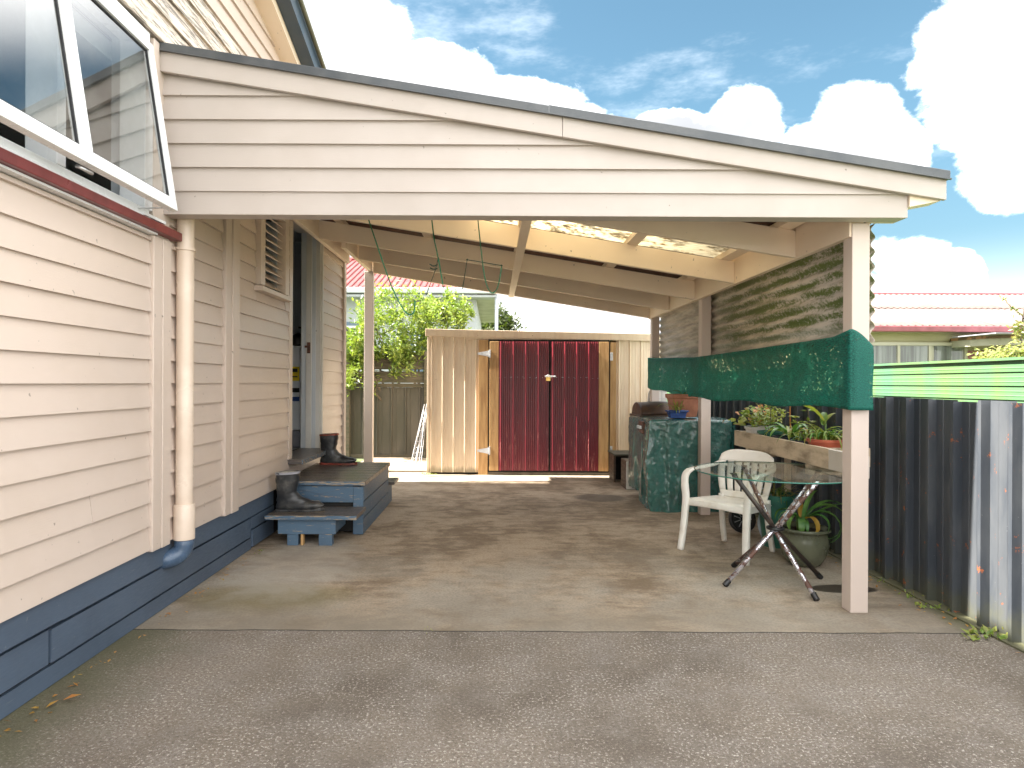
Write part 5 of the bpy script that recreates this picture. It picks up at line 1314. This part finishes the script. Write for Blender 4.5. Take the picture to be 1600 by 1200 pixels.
# 4 spider plant patch in navy pot
t = rpot('spider_plant_pot', (2.42, 4.93, Z0), .085, .115, .125, M_navypot, 'navy pot with untidy narrow leaved spider plant between bromeliad and red pot')
for mt, c0 in ((F_lime, 34), (F_strap, 24), (F_tip, 6)):
    m = MB()
    for _ in range(c0): a = rnd.uniform(0, 6.28); m.blade((2.42+rnd.gauss(0, .02), 4.93+rnd.gauss(0, .03), .90), a, rnd.uniform(.12, .27), .014, rnd.uniform(.5, 1.4), rnd.uniform(1.5, 3.2), seg=6)
    m.build('leaf_blades', mt, t, kind='stuff')
# 5 tall seedling with whorls
t = rpot('seedling_pot', (2.36, 4.80, Z0), .05, .07, .11, M_navypot, 'narrow navy pot with tall thin seedling carrying tiers of small leaves')
MB().tube([(2.36, 4.80, .90), (2.365, 4.80, 1.05), (2.35, 4.79, 1.22)], [.004, .004, .002], 6).build('stem', M_bark, t)
MB().tube([(2.36, 4.80, .90), (2.34, 4.87, .98), (2.33, 4.95, 1.09)], [.004, .003, .002], 6).build('stem', M_bark, t)
m = MB()
for (x, y, z_) in ((2.355, 4.795, 1.22), (2.36, 4.80, 1.15), (2.362, 4.80, 1.07), (2.33, 4.95, 1.09), (2.335, 4.93, 1.05)):
    for k in range(14): a = rnd.uniform(0, 6.28); m.leaf((x+.01*math.cos(a), y+.01*math.sin(a), z_), (math.cos(a), math.sin(a), rnd.gauss(.25, .3)), (0, 0, 1), rnd.uniform(.035, .06), .022)
m.build('foliage', F_lime, t)
# 6 spider plant + big-leaved stem in red pot
t = rpot('red_pot_plant', (2.41, 4.64, Z0), .09, .125, .16, M_redpot, 'round red plastic pot with spider plant and one tall broad leaf beside the front post')
for mt, c0 in ((F_lime, 40), (F_strap, 26)):
    m = MB()
    for _ in range(c0): a = rnd.uniform(0, 6.28); m.blade((2.41+rnd.gauss(0, .03), 4.64+rnd.gauss(0, .03), .94), a, rnd.uniform(.14, .28), .016, rnd.uniform(.6, 1.4), rnd.uniform(1.2, 3), seg=6)
    m.build('leaf_blades', mt, t, kind='stuff')
MB().tube([(2.41, 4.65, .94), (2.415, 4.66, 1.06), (2.40, 4.66, 1.10)], [.008, .007, .006], 6).build('stem', F_mid, t)
MB().blade((2.40, 4.66, 1.08), R(172), .26, .075, .95, .8, seg=9).build('leaf', F_lime, t, smooth=True)
MB().blade((2.40, 4.66, 1.06), R(8), .13, .05, .9, .4, seg=8).build('leaf', F_lime, t, smooth=True)
MB().blade((2.40, 4.66, 1.05), R(60), .14, .05, 1.1, .6, seg=8).build('leaf', F_mid, t, smooth=True)

# ------------------------------------------------------------------ weeds and litter at edges
wd = MB(); rnd = random.Random(21)
for (cx, cy, n_, s_) in ((2.66, 4.08, 22, .03), (2.64, 3.86, 26, .035), (2.65, 3.42, 46, .06), (2.66, 4.4, 14, .02), (2.66, 4.8, 14, .02), (-.35, 3.48, 10, .012), (-1.86, 5.05, 14, .02), (-.9, 9.42, 40, .03), (-1.0, 9.38, 40, .03)):
    for _ in range(n_): wd.leaf((cx+J(s_)*2.2, cy+J(.06), .004), (J(1), J(1), rnd.uniform(.3, 1)), (0, -.3, 1), rnd.uniform(.4, 1)*s_, .4*s_)
tagit(wd.build('weeds', F_lime), 'small green weeds sprouting along the slab edges and fence foot', 'weeds', kind='stuff')
lt = MB()
for _ in range(110):
    side = rnd.random()
    if side < .55: x, y = -1.90+abs(rnd.gauss(0, .05)), rnd.uniform(2.0, 5.1)
    else: x, y = 2.66-abs(rnd.gauss(0, .06)), rnd.uniform(2.8, 6)
    lt.leaf((x, y, .006), (J(1), J(1), J(.25)), (J(.3), J(.3), 1), rnd.uniform(.012, .04), rnd.uniform(.006, .018))
lt.leaf((-1.80, 2.68, .012), (1, .4, .2), (0, 0, 1), .07, .035).leaf((-1.83, 2.62, .010), (.3, 1, .1), (0, 0, 1), .06, .02)
tagit(lt.build('fallen_leaves', F_tip), 'dry fallen leaf bits along the wall and fence foot', 'leaves', kind='stuff')
